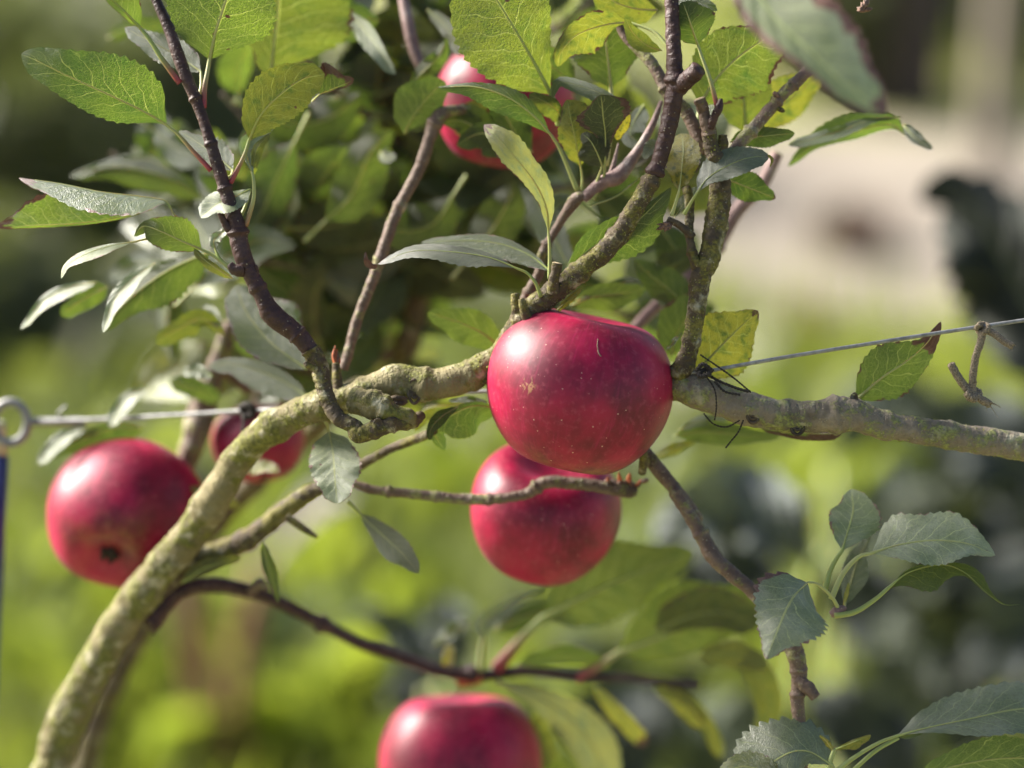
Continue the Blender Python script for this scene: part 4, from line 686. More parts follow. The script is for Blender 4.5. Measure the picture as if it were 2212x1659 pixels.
lf('A', [(1380, 1010, 30), (1290, 930, 30), (1180, 850, 35), (1060, 775, 40)], [50, 70, 60, 30], [70, 95, 60, 25], face='top', zL=-10, zR=15, serr=.10, wave=12, edge=.1, stalk=[(1340, 1060, 10), (1370, 1040, 20)])
lf('A', [(1485, 1120, 30), (1390, 1165, 20), (1280, 1210, 10), (1190, 1290, 10)], [60, 75, 70, 30], [20, 45, 70, 60], face='top', mat='leaf_grey', dark=0, zL=-30, zR=20, cup=15, wave=16, stalk=[(1400, 1330, 10), (1450, 1230, 25)], label='pale shiny leaf behind the dark shoot')
lf('A', [(1025, 1262, 10), (980, 1190, 0), (840, 1163, -10), (600, 1135, -20), (350, 1085, -15), (110, 1052, -10)], [30, 105, 120, 125, 120, 90, 50], [-15, -20, -25, -30, -35, -45, -60], zL=-70, zR=40, face='top', mat='crinkled', dark=0, cup=5, edge=.10, tip=.10, stalk=[(1130, 1420, 40), (1080, 1330, 30)], sr=3, puff=1.5, label='folded blue-grey leaf with torn brown lower edge at the left side')
lf('A', [(900, 1240, 60), (700, 1290, 60), (450, 1325, 60), (220, 1335, 60), (60, 1345, 60), (-30, 1350, 60)], [12, 12, 14, 16, 14], [30, 60, 100, 140, 190, 160, 60], face='under', mat='crinkled', dark=0, edge=.22, tip=.10, sr=2, tilt=0, zL=0, zR=0, serr=.06, label='torn green underside of the folded leaf with brown rotten edge')
lf('A', [(1195, 1478, 0), (1080, 1430, -15), (950, 1370, -22), (850, 1340, -10), (795, 1400, 0)], [40, 75, 90, 80, 40], [90, 130, 110, 70, 15], zL=-15, zR=25, cup=18, stalk=[(1385, 1600, -5), (1330, 1560, -5), (1260, 1510, 0)], sr=5, label='rounded green leaf with curled rim')
lf('A', [(785, 1435, 15), (660, 1455, 5), (520, 1500, -5), (400, 1570, -5), (362, 1650, 0)], [20, 40, 45, 35, 15], [8, 15, 20, 25, 15], zL=-35, zR=30, face='top', mat='leaf_grey', dark=0, sr=3, wave=10, stalk=[(1100, 1450, 60), (900, 1415, 40)])
lf('A', [(1275, 1475, 0), (1270, 1420, -8), (1340, 1360, -10)], [25, 35, 20], [25, 35, 25], face='top', mat='leaf_grey', dark=0, stalk=[(1360, 1590, -5), (1300, 1530, -5)], sr=4, cup=10)
lf('D', [(1380, 180, -5), (1280, 120, -8), (1200, 60, -5), (1150, 5, 0)], [25, 35, 25], [15, 20, 15], sr=3, yellow=.3)
# --- behind panel A
lf('A', [(1600, 480, 330), (1622, 260, 330), (1645, 60, 340), (1660, -200, 350)], [100, 160, 170, 150], [130, 330, 420, 420, 300], zR=60, spots=.2, sr=8, yellow=.1, stalk=[(1580, 760, 340), (1590, 600, 335)])
lf('A', [(2250, 120, 420), (2050, 100, 420), (1900, -40, 420), (1700, -200, 430)], [120, 180, 190, 140], [90, 130, 140], face='under', dark=.4)
lf('A', [(1210, 1180, 600), (1000, 1060, 590), (700, 990, 590), (420, 1040, 600)], [70, 110, 100, 50], [60, 70, 60, 30], zL=-20, zR=60, cup=60, face='under', edge=.05); lf('A', [(1000, 990, 580), (850, 940, 575), (600, 985, 575), (415, 1045, 580)], [22, 35, 30], [22, 35, 22], face='top')
lf('A', [(640, 230, 700), (800, 150, 690), (1000, 160, 690)], [40, 50, 40], face='under')
# --- panel D left, softly blurred
lf('D', [(570, 205, 300), (420, 230, 300), (260, 310, 300), (120, 480, 300)], [40, 55, 50, 30], [15, 25, 25, 15], face='top', mat='leaf_grey', dark=.1, zL=-30, sr=4); lf('D', [(640, 230, 330), (500, 300, 330), (360, 400, 330)], [60, 70, 50], [60, 60, 40], face='under', sr=4)
lf('D', [(1250, 20, 250), (1000, 130, 230), (800, 270, 220), (650, 420, 210), (600, 500, 210)], [110, 170, 170, 100, 60], [30, 60, 70, 60, 30], face='under', zL=-20, zR=30, cup=20, sr=4); lf('D', [(920, 90, 205), (780, 190, 200), (670, 320, 195), (610, 500, 195)], [25, 60, 55, 30], [30, 40, 35, 20], face='top', mat='leaf_grey', dark=.1, zL=-20, sr=3)
lf('D', [(1330, 520, 380), (1200, 420, 370), (1060, 480, 370), (920, 560, 370)], [30, 80, 60], [50, 60, 50], face='under', yellow=.2); lf('D', [(1310, 470, 360), (1240, 380, 355), (1110, 440, 355)], [35, 60, 35], [30, 40, 20], face='top', mat='leaf_grey', dark=.1)
lf('D', [(1820, 720, 220), (1600, 560, 210), (1460, 380, 200), (1400, 220, 200)], [60, 120, 140, 100], [150, 260, 240, 120], face='top', zL=-40, zR=60, sr=5, dark=.5, label='broad dark blue-grey leaf behind the dark shoot')
lf('D', [(1820, 880, 330), (1640, 770, 330), (1400, 690, 330), (1230, 700, 330)], [90, 120, 100, 50], [40, 60, 50, 30], face='top', zL=-10, dark=.3)
lf('D', [(1260, 760, 360), (1180, 720, 360), (1080, 730, 360)], [40, 55, 40], [20, 30, 20], face='top', mat='leaf_grey', dark=.1)
lf('D', [(880, 820, 560), (760, 880, 550), (690, 960, 545), (650, 1060, 545)], [40, 60, 45], [20, 30, 30], face='top', mat='leaf_grey', dark=.1, zL=-30); lf('D', [(1000, 790, 600), (1150, 830, 590), (1300, 900, 590)], [50, 60, 50], face='under')
lf('D', [(850, 1060, 600), (640, 1070, 590), (420, 1160, 580), (280, 1230, 580)], [90, 160, 110, 40], [25, 30, 30, 20], face='under'); lf('D', [(520, 1050, 570), (380, 1110, 565), (280, 1200, 560), (230, 1280, 560)], [35, 55, 45], [20, 35, 30], face='top', mat='leaf_grey', dark=.1, zL=-20)
lf('D', [(1480, 1340, 500), (1560, 1300, 495), (1650, 1320, 495)], [40, 45, 30], [20, 25, 20], face='top', mat='leaf_grey', dark=.1, yellow=.6)
lf('D', [(1950, 1085, 130), (1975, 1230, 110), (1985, 1380, 110), (2000, 1515, 120)], [100, 150, 150, 90], [110, 145, 130, 80], face='top', mat='leaf_grey', dark=0, zL=-10, zR=20, cup=12, sr=4, stalk=[(1920, 1010, 100), (1940, 1050, 120)], label='pale silver leaf hanging below the limb')
lf('D', [(1100, 1420, 560), (1260, 1470, 540), (1420, 1530, 520)], [30, 40, 30], face='under', yellow=.5)
lf('G', [(1560, 320, 270), (1580, 420, 265), (1620, 560, 260), (1650, 680, 260)], [25, 40, 35, 20], [25, 40, 30, 15], face='under', dark=.3)
lf('G', [(1080, 560, 380), (1200, 480, 370), (1320, 440, 370), (1430, 420, 370)], [40, 50, 30], [30, 40, 25], face='under', yellow=.3)
# --- panel B
lf('B', [(1250, 560, 90), (1165, 400, 80), (1075, 240, 75), (985, 90, 80), (880, -90, 95), (830, -260, 110)], [170, 270, 320, 330, 290, 200], [60, 130, 210, 270, 300, 240], zL=15, zR=30, cup=14, wave=10, sr=8, stalk=[(1300, 740, 120), (1280, 640, 100)], yellow=.12, spots=.05, label='large light green leaf with pale veins at the top')
lf('B', [(1330, 720, 110), (1270, 640, 95), (1190, 590, 90), (1120, 560, 95)], [60, 75, 50], [30, 50, 30], face='under', yellow=.2, sr=3)
lf('B', [(1710, 130, 40), (1560, 150, 25), (1400, 210, 10), (1310, 310, 10), (1288, 395, 20)], [20, 110, 140, 110, 50], [60, 100, 80, 60, 40], zL=40, zR=-25, cup=12, yellow=.3, sr=4, stalk=[(1960, 300, 0), (1860, 190, 20)], label='yellow-mottled green leaf at top centre')
lf('B', [(1880, 60, 90), (1740, 50, 85), (1600, -10, 85), (1560, -160, 85)], [80, 110, 110, 70], [60, 90, 100, 60], face='under', yellow=.3)
lf('B', [(1905, 300, 20), (1820, 270, 10), (1740, 200, 0), (1690, 110, 0)], [25, 55, 60, 30], [30, 50, 45, 25], face='under', yellow=.2, sr=3, dark=.2)
lf('B', [(1605, 520, 150), (1590, 380, 150), (1575, 250, 155), (1560, 80, 170)], [110, 190, 220, 180], [100, 180, 210, 180], zL=20, zR=20, cup=15, sr=7, stalk=[(1570, 980, 115), (1600, 740, 130)], label='green leaf with fanned pale veins behind the rising branch')
lf('B', [(1250, 800, 60), (1150, 690, 50), (1000, 580, 50), (800, 515, 60), (575, 518, 80)], [40, 80, 105, 100, 70, 35], [30, 60, 60, 40, 25, 12], zL=-10, zR=40, sr=5, stalk=[(1405, 1130, 110), (1345, 980, 90), (1295, 870, 75)], dark=.2, wave=8)
lf('B', [(1235, 1375, 0), (1222, 1230, -20), (1150, 1075, -35), (1030, 925, -35), (920, 800, -15), (850, 740, 10)], [28, 35, 50, 62, 75, 70, 45], [30, 60, 80, 78, 90, 95, 50], zL=-25, zR=10, cup=14, tip=.07, edge=.04, yellow=.35, sr=4, mat='leaf_pale', stalk=[(1240, 1650, 10), (1242, 1540, 5), (1240, 1460, 0)], label='long pale cream-green leaf arched above the central apple')
lf('B', [(1425, 985, 95), (1400, 860, 85), (1370, 720, 85), (1345, 590, 95)], [60, 95, 85, 40], [60, 130, 170, 110], zL=15, zR=10, yellow=.45, sr=3, stalk=[(1430, 1140, 110), (1435, 1060, 105)], label='yellow-green leaf of the upright cluster')
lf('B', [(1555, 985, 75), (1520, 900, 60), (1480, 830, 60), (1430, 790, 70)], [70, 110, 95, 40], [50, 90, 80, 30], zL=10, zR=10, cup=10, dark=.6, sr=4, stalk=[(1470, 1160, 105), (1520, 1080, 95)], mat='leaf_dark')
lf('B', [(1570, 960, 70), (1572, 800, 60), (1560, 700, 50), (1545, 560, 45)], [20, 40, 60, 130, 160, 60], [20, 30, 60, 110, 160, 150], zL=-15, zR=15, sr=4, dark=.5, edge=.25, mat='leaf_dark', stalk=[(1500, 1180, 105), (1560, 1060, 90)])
lf('B', [(1700, 640, 40), (1560, 560, 25), (1420, 510, 20), (1300, 490, 25), (1258, 580, 30)], [30, 60, 50, 40, 20], [25, 30, 35, 30], face='top', zL=-20, zR=20, sr=2, dark=.2, label='dark folded leaf on top of the cluster')
lf('B', [(1700, 650, 35), (1680, 740, 35), (1640, 830, 40)], [30, 35, 20], [40, 60, 30], face='under', yellow=1.0, sr=0, edge=.1, label='yellow and brown scrap of leaf')
lf('B', [(380, 790, 260), (440, 680, 250), (520, 580, 245), (620, 480, 245)], [100, 160, 150, 90], [80, 130, 130, 70], face='under', zL=-10, stalk=[(560, 650, 240), (450, 740, 255)], dark=.1)
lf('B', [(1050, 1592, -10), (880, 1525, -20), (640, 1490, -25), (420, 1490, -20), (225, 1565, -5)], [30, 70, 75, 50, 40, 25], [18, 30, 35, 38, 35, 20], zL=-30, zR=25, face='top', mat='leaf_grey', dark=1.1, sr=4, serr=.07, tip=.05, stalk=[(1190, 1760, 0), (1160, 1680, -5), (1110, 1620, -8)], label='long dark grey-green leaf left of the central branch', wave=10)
lf('B', [(228, 1575, 0), (185, 1570, -5), (160, 1540, -8), (152, 1490, -5)], [20, 26, 14], [10, 14, 6], face='under', edge=.9, tip=.9, sr=0)
lf('B', [(1245, 1605, 30), (1120, 1510, 35), (950, 1445, 40), (750, 1425, 45), (480, 1435, 55)], [60, 85, 80, 50, 20], [20, 40, 40, 25], face='top', zL=-20, zR=20, sr=4, stalk=[(1240, 1740, 10), (1250, 1660, 20)], dark=.2)
lf('B', [(1325, 1655, 30), (1440, 1510, 40), (1600, 1400, 45), (1780, 1290, 50), (1960, 1110, 60)], [30, 90, 90, 80, 55, 20], [30, 100, 150, 170, 150, 60], zL=-20, zR=20, sr=5, dark=.2, cup=12, stalk=[(1300, 1760, 10), (1310, 1700, 20)], label='dark green leaf with pale rim behind the rising branch')
lf('B', [(1330, 1650, 18), (1385, 1520, 8), (1500, 1400, 8), (1715, 1235, 18)], [14, 20, 12], [6, 8, 5], face='top', sr=0, mat='leaf_pale', zL=-6)
lf('B', [(1390, 1660, 260), (1290, 1450, 260), (1180, 1220, 270), (1065, 1020, 290)], [50, 90, 85, 50], [50, 80, 80, 40], face='top', zL=-40, sr=5, label='long blurred blue-grey leaf behind the pale leaf')
lf('B', [(1230, 1300, 180), (1310, 1200, 190), (1370, 1210, 190)], [50, 60, 40], [60, 70, 30], face='top', dark=.5)
lf('B', [(1800, 620, 210), (1740, 720, 200), (1720, 800, 200), (1800, 850, 210)], [70, 80, 70], [30, 50, 60], face='top'); lf('B', [(1480, 1220, 105), (1640, 1160, 110), (1830, 1010, 130)], [6, 8, 6], sr=4, face='under')
lf('B', [(-20, 40, 380), (100, 130, 370), (220, 280, 360), (330, 440, 360)], [25, 50, 40, 20], [40, 70, 50], face='top', mat='leaf_grey', dark=0, zL=-30, label='narrow violet-blue edge of a blurred leaf'); lf('B', [(520, 60, 380), (620, 150, 370), (680, 260, 370), (700, 330, 370)], [35, 45, 30], [35, 45, 30], face='top')
lf('B', [(660, 240, 400), (730, 340, 395), (800, 480, 390)], [22, 28, 20], [22, 28, 20], face='under', yellow=.6)
lf('B', [(240, 900, 420), (270, 940, 410), (330, 920, 400)], [60, 70, 30], [25, 30, 20], face='top')
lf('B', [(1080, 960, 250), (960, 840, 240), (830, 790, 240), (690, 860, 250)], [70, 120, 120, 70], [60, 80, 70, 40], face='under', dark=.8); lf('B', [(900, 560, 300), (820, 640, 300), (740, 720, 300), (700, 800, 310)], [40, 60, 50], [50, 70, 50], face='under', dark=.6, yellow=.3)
# --- panel C
lf('C', [(90, 1130, -10), (105, 1000, -25), (115, 880, -30), (100, 790, -20)], [50, 100, 110, 80], [50, 95, 100, 85], zL=20, zR=10, face='top', yellow=1.0, sr=4, cup=10, stalk=[(45, 1280, 0), (70, 1200, -5)], spots=.03, label='yellow leaf with green blotches right beside the rising branch')
lf('B', [(1885, 840, 20), (1840, 880, 10), (1800, 940, 0)], [30, 35, 20], [40, 45, 25], face='top', sr=0, mat='leaf_pale')
lf('C', [(195, 1142, -20), (260, 1055, -35), (370, 985, -45), (500, 935, -45), (625, 925, -30)], [45, 100, 95, 80, 45], [25, 60, 75, 80, 60], zL=15, zR=-20, face='top', mat='leaf_grey', dark=.8, sr=4, cup=-6, stalk=[(120, 1270, 0), (160, 1200, -10)], label='grey-green leaf lying across the vertical branch', tip=.02)
lf('C', [(612, 915, -30), (640, 945, -34), (628, 990, -32)], [8, 10, 5], face='under', sr=0, yellow=.8)
lf('C', [(370, 1060, 60), (470, 1100, 60), (570, 1140, 60), (662, 1175, 60)], [70, 95, 80, 40], [70, 85, 70, 30], face='under', dark=.3, sr=4, tip=.03, zL=20)
lf('C', [(390, 840, 70), (520, 815, 70), (650, 800, 70), (775, 790, 75)], [50, 60, 50, 30], [40, 60, 70, 40], face='under', dark=.3, sr=4)
lf('C', [(60, 1290, 20), (120, 1200, 15), (200, 1110, 20)], [25, 40, 25], [15, 25, 15], face='top', sr=2)
lf('C', [(380, -330, -560), (620, 60, -600), (860, 300, -620), (1100, 520, -620), (1320, 675, -600)], [140, 260, 300, 300, 260, 150], [110, 150, 140, 110, 100, 80], zL=40, zR=-10, tilt=-.25, face='top', sr=5, edge=.30, tip=.05, yellow=.05, puff=3, spots=.12, dark=0, mat='leaf_grey', label='large out-of-focus leaf with pink spots in the foreground at top right')
lf('C', [(1425, 800, 260), (1340, 740, 255), (1150, 770, 250), (900, 850, 250), (735, 985, 260)], [30, 50, 40, 25], [60, 95, 100, 75, 30], zL=60, zR=-10, face='under', sr=4); lf('C', [(1400, 700, 240), (1250, 700, 235), (1000, 790, 230), (735, 860, 240)], [25, 40, 35], [15, 30, 30], face='top', zL=-10)
lf('C', [(1420, 740, 300), (1480, 810, 295), (1590, 885, 300)], [30, 40, 20], [30, 35, 20], face='top')
lf('C', [(215, 620, 110), (300, 480, 105), (450, 330, 105), (690, 170, 115)], [150, 210, 190, 100], [150, 210, 250, 160], zL=20, zR=20, sr=7, cup=12, yellow=.12, puff=1.4, stalk=[(210, 860, 60), (200, 740, 90)], label='broad veined green leaf at top right of the rising branch')
lf('C', [(200, 265, 10), (170, 180, 0), (140, 90, 0), (110, 10, 10)], [70, 120, 110, 50], [80, 140, 150, 80], zR=15, sr=5, red=1, stalk=[(318, 645, 0), (275, 480, 0), (225, 340, 5)], label='small heart-shaped green leaf on a red-based stalk')
lf('C', [(50, 60, 10), (130, 15, 0), (230, 20, 0), (315, 65, 10)], [30, 45, 30], [10, 15, 15], face='top', sr=0)
lf('C', [(480, 760, 300), (620, 680, 300), (780, 560, 300), (940, 430, 300)], [90, 140, 140, 80], [70, 110, 110, 60], face='under', yellow=.4, sr=5); lf('C', [(485, 790, 230), (475, 640, 230), (465, 480, 240), (460, 330, 250)], [100, 160, 160, 120], [100, 160, 160, 120], face='under', yellow=.15, sr=8, dark=.2)
lf('C', [(700, 300, 200), (760, 310, 200), (840, 370, 200)], [20, 30, 20], [30, 40, 20], face='top', yellow=.3)
for i in range(7):
    an = rng.uniform(0, 6.28); a = Z('C', [(1190, 60, -40)])[0]; ln = rng.uniform(14, 24)
    tube('dry_bud_scale', [a, (a[0] + math.cos(an) * ln * .5, a[1] + math.sin(an) * ln * .5, a[2] - 8), (a[0] + math.cos(an) * ln, a[1] + math.sin(an) * ln, a[2] - 3)], [5, 5, 1], M['dry'], T, step=1.5, ns=10)
tube('twig', Z('C', [(1300, -420, 0), (1240, -180, -20), (1195, 30, -38)]), [9, 8, 7], M['twig'], T, ns=12)
# --- panel E / F
lf('E', [(985, 620, 240), (850, 510, 230), (700, 440, 230), (518, 383, 235)], [70, 100, 110, 60], [60, 110, 100, 50], face='under', dark=.3, sr=5, stalk=[(1020, 660, 150), (1000, 640, 210)], label='dark green leaf left of the central apple')
lf('E', [(960, 960, 130), (800, 935, 110), (660, 990, 100), (560, 1080, 110), (620, 1200, 130)], [80, 150, 160, 110, 50], [20, 30, 35, 30], zL=-5, zR=-20, face='under', dark=.4, sr=4); lf('E', [(700, 940, 95), (600, 1000, 85), (540, 1070, 85), (530, 1140, 95)], [20, 40, 40, 20], [20, 40, 35, 20], face='top', sr=3)
lf('E', [(880, 915, 120), (760, 895, 115), (640, 905, 120)], [18, 24, 15], [12, 18, 12], face='top', sr=0); lf('E', [(900, 925, 190), (700, 930, 200), (500, 960, 210), (440, 1080, 220)], [90, 130, 100, 50], [15, 20, 20], face='under', yellow=.25)
lf('E', [(1270, 385, 60), (1330, 330, 45), (1390, 280, 40), (1430, 235, 45)], [12, 20, 14], [16, 24, 14], face='under', yellow=.7, sr=3)
lf('E', [(1370, 340, 260), (1500, 290, 255), (1660, 270, 255), (1815, 240, 260)], [40, 70, 70, 40], [50, 90, 90, 50], face='under', sr=4, dark=.1); lf('E', [(1400, 310, 245), (1560, 250, 240), (1700, 200, 240), (1800, 230, 245)], [15, 30, 28], [15, 25, 25], face='top')
lf('E', [(1960, 640, 300), (2000, 500, 300), (2080, 400, 305), (2180, 330, 310)], [100, 150, 120], [60, 100, 90], face='under', dark=.2); lf('E', [(1800, 220, 420), (1950, 120, 420), (2110, 20, 420)], [60, 90, 60], [50, 70, 50], face='under', yellow=.1)
lf('F', [(10, 610, 90), (50, 560, 85), (110, 500, 90)], [10, 16, 8], [10, 16, 8], face='top', sr=2)
lf('F', [(170, 760, 90), (300, 620, 85), (430, 490, 85), (558, 372, 90)], [90, 160, 190, 190, 130, 60], [100, 170, 190, 170, 120, 60], zL=15, zR=20, yellow=.45, tip=.05, edge=.07, sr=6, stalk=[(110, 830, 60), (140, 790, 80)], label='yellow-green leaf with brown tip right of the central apple')
lf('F', [(1130, 905, 60), (1290, 770, 55), (1440, 670, 55), (1560, 560, 60), (1640, 435, 70)], [90, 155, 165, 130, 60, 20], [80, 150, 150, 110, 80, 40], zL=20, zR=10, sr=6, tip=.27, edge=.05, stalk=[(1095, 920, 20), (1110, 915, 45)], label='green leaf with dark brown tip above the right-hand limb', wave=10)
lf('F', [(60, 1110, 350), (250, 1090, 350), (480, 1110, 350), (690, 1120, 355)], [50, 70, 60, 30], [50, 70, 60, 30], face='under', dark=.2); lf('F', [(90, 1080, 340), (200, 1030, 335), (380, 1015, 335)], [20, 35, 20], [20, 25, 20], face='top')
lf('F', [(-60, 1240, 420), (60, 1190, 415), (180, 1140, 415)], [25, 35, 20], face='under', yellow=.4); lf('F', [(560, 1060, 120), (700, 1080, 118), (900, 1100, 110), (1050, 1100, 100)], [20, 25, 20], [30, 45, 40], face='under', edge=.6, tip=.4)
# --- panel I cluster
hub = (1040, 728, 20)
lf('I', [(850, 560, -50), (770, 640, -75), (712, 745, -85), (665, 860, -80), (605, 1015, -60)], [120, 230, 250, 230, 150, 60], [140, 230, 190, 150, 110, 50], zL=45, zR=25, cup=-8, face='top', mat='leaf_grey', dark=.25, sr=4, edge=.12, tip=.02, serr=.07, stalk=[(1040, 728, 20), (990, 640, -10), (910, 570, -40)], label='heart-shaped grey-green leaf with purple-brown edges in front of the thin twig', puff=1.5)
lf('I', [(1055, 370, 40), (1090, 250, 30), (1120, 130, 30), (1110, 5, 45)], [60, 110, 130, 120, 60], [60, 130, 170, 150, 80], zL=10, zR=15, cup=14, face='top', mat='leaf_grey', dark=0, sr=6, stalk=[(955, 600, 30), (980, 500, 35), (1020, 420, 38)], label='upright pale blue-green leaf')
lf('I', [(1230, 385, 10), (1400, 335, -10), (1600, 310, -20), (1800, 330, -10), (1962, 400, 10)], [110, 180, 150, 150, 170, 120, 50], [50, 90, 130, 140, 130, 80, 40], zL=40, zR=-20, face='top', mat='leaf_grey', dark=0, sr=6, edge=.03, cup=8, wave=18, stalk=[(990, 660, 20), (1060, 510, 20), (1150, 410, 15)], label='broad blue-green folded leaf at right')
lf('I', [(1325, 595, 0), (1450, 500, -15), (1640, 455, -20), (1780, 500, -15), (1900, 610, -10), (2010, 688, -5), (2110, 690, 0)], [12, 20, 20, 16, 50, 60, 15, 4], [60, 130, 150, 90, 15, 10, 6, 3], zL=-30, zR=25, face='top', sr=6, edge=.02, stalk=[(1010, 755, 10), (1130, 735, 5), (1250, 660, 0)], label='arched narrow leaf with drooping twisted tip')
lf('I', [(1070, 700, 60), (1100, 580, 80), (1150, 420, 90), (1235, 265, 90)], [30, 60, 75, 60, 25], [40, 80, 90, 50, 20], face='top', dark=.7, sr=4)
lf('I', [(1065, 690, 50), (1085, 610, 50), (1095, 560, 52)], [10, 14, 8], face='under', sr=3, yellow=.5)
tube('bud', Z('I', [(985, 750, 20), (1020, 735, 18), (1060, 715, 15), (1080, 708, 14)]), [7, 12, 8, 3], M['violet_shoot'], T, step=1.5, ns=12)
lf('I', [(995, 1640, 0), (860, 1562, -20), (740, 1570, -35), (600, 1660, -30), (470, 1800, -20)], [50, 130, 190, 200, 150], [110, 170, 200, 230, 230, 150], zL=30, zR=40, face='top', mat='leaf_grey', dark=.6, sr=5, serr=.08, stalk=[(1010, 1700, 5), (1005, 1670, 5)], label='blue-grey toothed leaf at the bottom right of centre', puff=1.6)
lf('I', [(760, 1760, -50), (600, 1680, -60), (450, 1650, -60), (330, 1720, -50)], [90, 130, 130, 80], [40, 90, 90, 60], face='top', sr=4, yellow=.15, serr=.08)
lf('I', [(1380, 1468, 10), (1560, 1420, -5), (1800, 1370, -10), (2100, 1310, 0), (2500, 1290, 20)], [90, 150, 160, 160, 150, 100], [20, 60, 110, 130, 140, 90], zL=30, zR=-20, face='top', mat='leaf_grey', dark=.6, sr=5, cup=6, stalk=[(990, 1700, 0), (1120, 1600, 0), (1270, 1510, 5)], spots=.0, label='long grey-green leaf reaching the right edge near the bottom', wave=14, puff=1.6)
lf('I', [(1395, 1480, 15), (1480, 1450, 25), (1560, 1360, 30), (1600, 1300, 35)], [40, 60, 40], [20, 40, 30], face='top', sr=0)
lf('I', [(1480, 1720, 60), (1750, 1640, 60), (2050, 1600, 60), (2400, 1620, 70)], [70, 120, 130, 90], [90, 120, 110], face='under', sr=5, stalk=[(1050, 1780, 20), (1300, 1760, 40)], spots=.06, dark=.1)
tube('stalk', Z('I', [(1090, 1700, 10), (1250, 1560, 8), (1390, 1480, 12)]), [5, 4.5, 4], M['stalk'], T, step=2, ns=10)
lf('I', [(1005, 1560, 5), (960, 1500, 0), (920, 1465, 0)], [12, 18, 10], [12, 16, 8], face='under', yellow=.7, sr=3); lf('I', [(1010, 1550, 5), (1110, 1510, 0), (1225, 1462, 0)], [10, 16, 10], [18, 50, 30], face='under', yellow=.5, sr=3)
tube('stalk', Z('I', [(975, 1700, 5), (985, 1620, 3), (1010, 1545, 3)]), [6, 5.5, 4], M['stalk'], T, step=2, ns=10)
# --- panel H: leaves of the lower twig, blurred
lf('H', [(1200, 770, 700), (1450, 640, 700), (1720, 520, 710), (2100, 380, 730)], [160, 250, 250, 180, 90], [140, 200, 190, 140, 80], face='under', dark=0, yellow=.1, sr=13, zL=20, stalk=[(930, 1070, 740), (1010, 970, 720), (1110, 860, 705)], red=1)
lf('H', [(850, 900, 720), (850, 800, 700), (980, 700, 690), (1220, 575, 690)], [28, 45, 40, 25], [60, 75, 45, 20], face='top', mat='leaf_grey', dark=0, zL=-30, sr=9, stalk=[(835, 1080, 735), (840, 980, 728)]); lf('H', [(920, 840, 740), (1100, 760, 735), (1300, 700, 735)], [30, 60, 50], [60, 90, 70], face='under')
lf('H', [(1650, 975, 760), (1880, 890, 760), (2120, 800, 770), (2480, 700, 790)], [140, 250, 250, 160], [90, 140, 150, 100], face='under', dark=0, yellow=.1, sr=10, stalk=[(1400, 1130, 760), (1520, 1060, 758)], red=1)
lf('H', [(930, 1140, 745), (1150, 1230, 735), (1370, 1370, 735), (1520, 1560, 740), (1560, 1800, 760)], [40, 80, 110, 130, 120], [40, 80, 120, 140, 120], face='under', yellow=.3, sr=9, zL=-20, mat='leaf_pale', label='pale yellow-green blurred leaf drooping right of the bottom apple')
lf('H', [(1500, 1160, 760), (1620, 1300, 750), (1730, 1420, 750), (1810, 1530, 755)], [25, 40, 40, 50], [40, 60, 60, 50], face='under', yellow=.5, tip=.12, edge=.1, sr=6); lf('H', [(1850, 1180, 770), (2000, 1270, 765), (2150, 1420, 770)], [50, 80, 60], [30, 50, 40], face='under', yellow=.5)
lf('H', [(1200, 1300, 790), (1180, 1450, 790), (1230, 1650, 795)], [50, 80, 80], [50, 80, 80], face='under', yellow=.3, dark=.2); lf('H', [(620, 1100, 730), (640, 1010, 720), (650, 930, 715)], [25, 35, 30], [25, 35, 30], face='top', yellow=.7)
lf('H', [(560, 930, 780), (700, 830, 775), (780, 790, 775)], [40, 60, 50], [30, 40, 30], face='top', dark=.4); lf('H', [(1050, 1050, 760), (1350, 1010, 765), (1600, 1060, 770)], [60, 90, 60], [30, 40, 30], face='under', dark=.3)
lf('H', [(115, 155, 260), (230, 260, 250), (370, 390, 245), (465, 505, 250)], [40, 60, 75, 70, 45], [30, 55, 85, 85, 40], face='top', sr=4, dark=.6, stalk=[(40, 80, 250), (80, 115, 255)], label='small dark leaf hanging above the lower twig', zL=-5)
lf('I', [(0, 1180, 780), (130, 1250, 780), (250, 1400, 785), (340, 1600, 790)], [30, 45, 45], [30, 40, 40], face='under', yellow=.4); lf('I', [(-60, 850, 700), (150, 760, 705), (350, 740, 710), (560, 820, 715)], [120, 150, 120], [60, 90, 90], face='under', yellow=.2); lf('I', [(200, 1000, 720), (400, 980, 720), (620, 1050, 720)], [60, 80, 60], [60, 90, 60], face='under', yellow=.5)
lf('I', [(560, 1500, 800), (620, 1300, 800), (560, 1100, 800), (480, 960, 800)], [60, 90, 80], [60, 90, 80], face='under', yellow=.3)

# ================================================================== REAR TREE: its twigs and leaves fill the upper left, softly blurred
rb = W(np.array([100, 1900, 1500])); rear = empty('apple_tree', (rb[0], rb[1], 0.0)); tag(rear, 'second apple tree standing behind, its blurred leaves filling the upper left and centre', 'apple tree')
def rtwig(pts, r, mat='twig'): return tube('twig', pts, r, M[mat], rear, step=6, ns=10, rough=((.15, .01),))
rtwig([(150, 1800, 1500), (230, 1500, 1450), (420, 1180, 1350), (680, 920, 1200), (870, 760, 1000), (905, 560, 950), (915, 350, 930), (895, 120, 930), (880, -60, 950)], [30, 30, 29, 28, 28, 27, 22, 18, 14], 'mossy')
q = spline([(rb[0], rb[1], -.05), (rb[0] + .01, rb[1], .4), tuple(W(np.array([150, 1800, 1500])))], 20); v, f, uu = tube_geo(q, np.linspace(.022, .007, 20), 14); link('trunk', mesh('trunk', v, f, uu), rear, [M['mossy']])
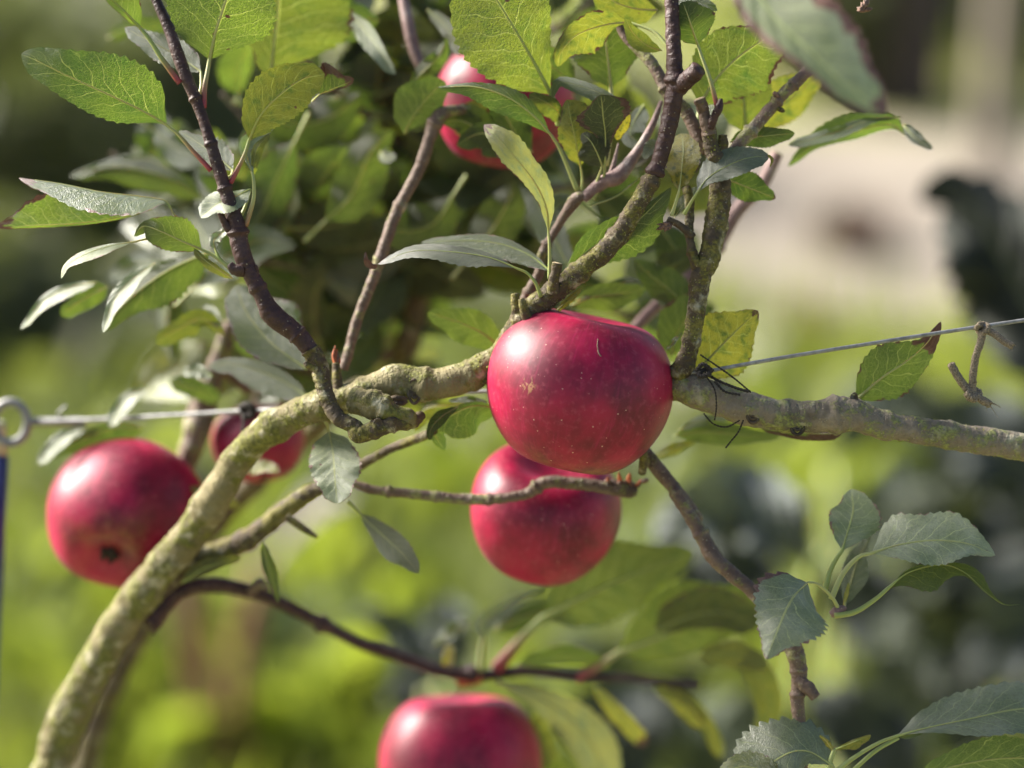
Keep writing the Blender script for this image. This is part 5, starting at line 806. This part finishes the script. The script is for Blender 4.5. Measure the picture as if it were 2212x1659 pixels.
TW = [([(890, 700, 1000), (700, 600, 900), (520, 560, 850), (330, 600, 820)], 1), ([(900, 560, 950), (740, 430, 850), (600, 330, 800), (480, 200, 780)], 1), ([(905, 480, 940), (1050, 420, 850), (1250, 400, 800), (1420, 330, 800)], 1),
      ([(910, 350, 930), (780, 240, 850), (650, 120, 800), (560, -40, 800)], 1), ([(895, 150, 930), (800, 60, 880), (690, -60, 860)], 1), ([(895, 200, 930), (1050, 100, 880), (1200, 60, 850), (1330, -40, 850)], 1),
      ([(892, 740, 1000), (740, 800, 950), (600, 790, 920), (430, 740, 900)], 1), ([(905, 560, 950), (1050, 560, 900), (1200, 620, 880), (1400, 700, 880)], 1), ([(700, 600, 900), (560, 480, 880), (380, 420, 860), (240, 330, 850)], 1), ([(740, 430, 850), (640, 480, 700), (560, 520, 620)], 1)]
for p, _ in TW:
    rtwig(p, np.linspace(11, 5, len(p)))
    q = spline(p, 40); L = np.linalg.norm(np.diff(np.array(p), axis=0), axis=1).sum(); n_ = max(5, int(L / 30))
    for i in range(n_):
        b = q[int((.12 + .86 * i / n_) * 39)]; an = rng.uniform(0, 6.28) if rng.random() < .3 else rng.normal(-1.0, 1.0); ln = rng.uniform(130, 230); wd = ln * rng.uniform(.26, .38); dz = rng.uniform(-160, 160)
        d = np.array([math.cos(an), math.sin(an)]); s0 = b[:2] + d * 28; pts = [(s0[0] + d[0] * ln * t - d[1] * ln * .12 * math.sin(t * 3) * (1 if i % 2 else -1), s0[1] + d[1] * ln * t + d[0] * ln * .10 * math.sin(t * 3) + 18 * t * t, b[2] + dz * t) for t in (0, .33, .66, 1)]
        fc = 'top' if rng.random() < .42 else 'under'; asym = rng.uniform(.25, 1)
        leaf(None, pts, wd, wd * asym, zL=rng.uniform(-70, 20), zR=rng.uniform(-20, 60), cup=rng.uniform(5, 25), face=fc, parent=rear, mat='leaf_grey' if fc == 'top' and rng.random() < .35 else 'leaf', nu=20, nv=3, sr=4, stalk=[(b[0], b[1], b[2]), (b[0] + d[0] * 14, b[1] + d[1] * 14 + 2, b[2])], wave=10, dark=rng.uniform(.1, 1.1), yellow=rng.choice([0, 0, 0, .2]), spots=.02)

for (p, L_, R_, z_, dk) in (([(1060, 320), (1035, 285), (1000, 262), (950, 262)], 30, 42, 270, .7), ([(1150, 330), (1120, 300), (1090, 240), (1085, 190)], 40, 40, 280, .6), ([(1240, 190), (1200, 150), (1150, 130), (1100, 140)], 34, 40, 260, .5), ([(880, 190), (920, 150), (950, 120), (965, 80)], 18, 22, 290, .4)):
    lf(None, [(a, b, z_) for a, b in p], L_, R_, face='under', dark=dk, wave=10, cup=10, nu=24, nv=3)
# a few more leaves close behind the joint of the branches
for (p, L_, R_, z_, fc, dk) in (([(1500, 700), (1460, 640), (1400, 590), (1370, 560)], 35, 40, 330, 'under', .5), ([(1420, 480), (1460, 540), (1490, 600), (1480, 650)], 40, 45, 420, 'under', .3), ([(1290, 470), (1350, 520), (1420, 540)], 30, 26, 380, 'top', .2),
    ([(640, 300), (600, 380), (560, 470), (500, 540)], 45, 60, 520, 'under', .6), ([(700, 480), (760, 420), (800, 330), (850, 280)], 50, 55, 560, 'under', .7), ([(420, 620), (480, 560), (560, 520), (640, 530)], 40, 50, 480, 'top', .3),
    ([(980, 420), (940, 480), (880, 500), (800, 480)], 50, 55, 520, 'under', .9), ([(1010, 560), (1060, 500), (1100, 430), (1110, 380)], 45, 50, 560, 'under', .8), ([(330, 280), (400, 330), (470, 340)], 30, 34, 600, 'top', .4), ([(560, 240), (640, 270), (720, 250), (780, 200)], 40, 55, 640, 'under', .8)):
    lf(None, [(a, b, z_) for a, b in p], L_, R_, face=fc, dark=dk, wave=12, cup=14, nu=24, nv=3, stalk=[(p[0][0] - (p[1][0] - p[0][0]) * .7, p[0][1] - (p[1][1] - p[0][1]) * .7, z_)], parent=rear if z_ > 460 else T)
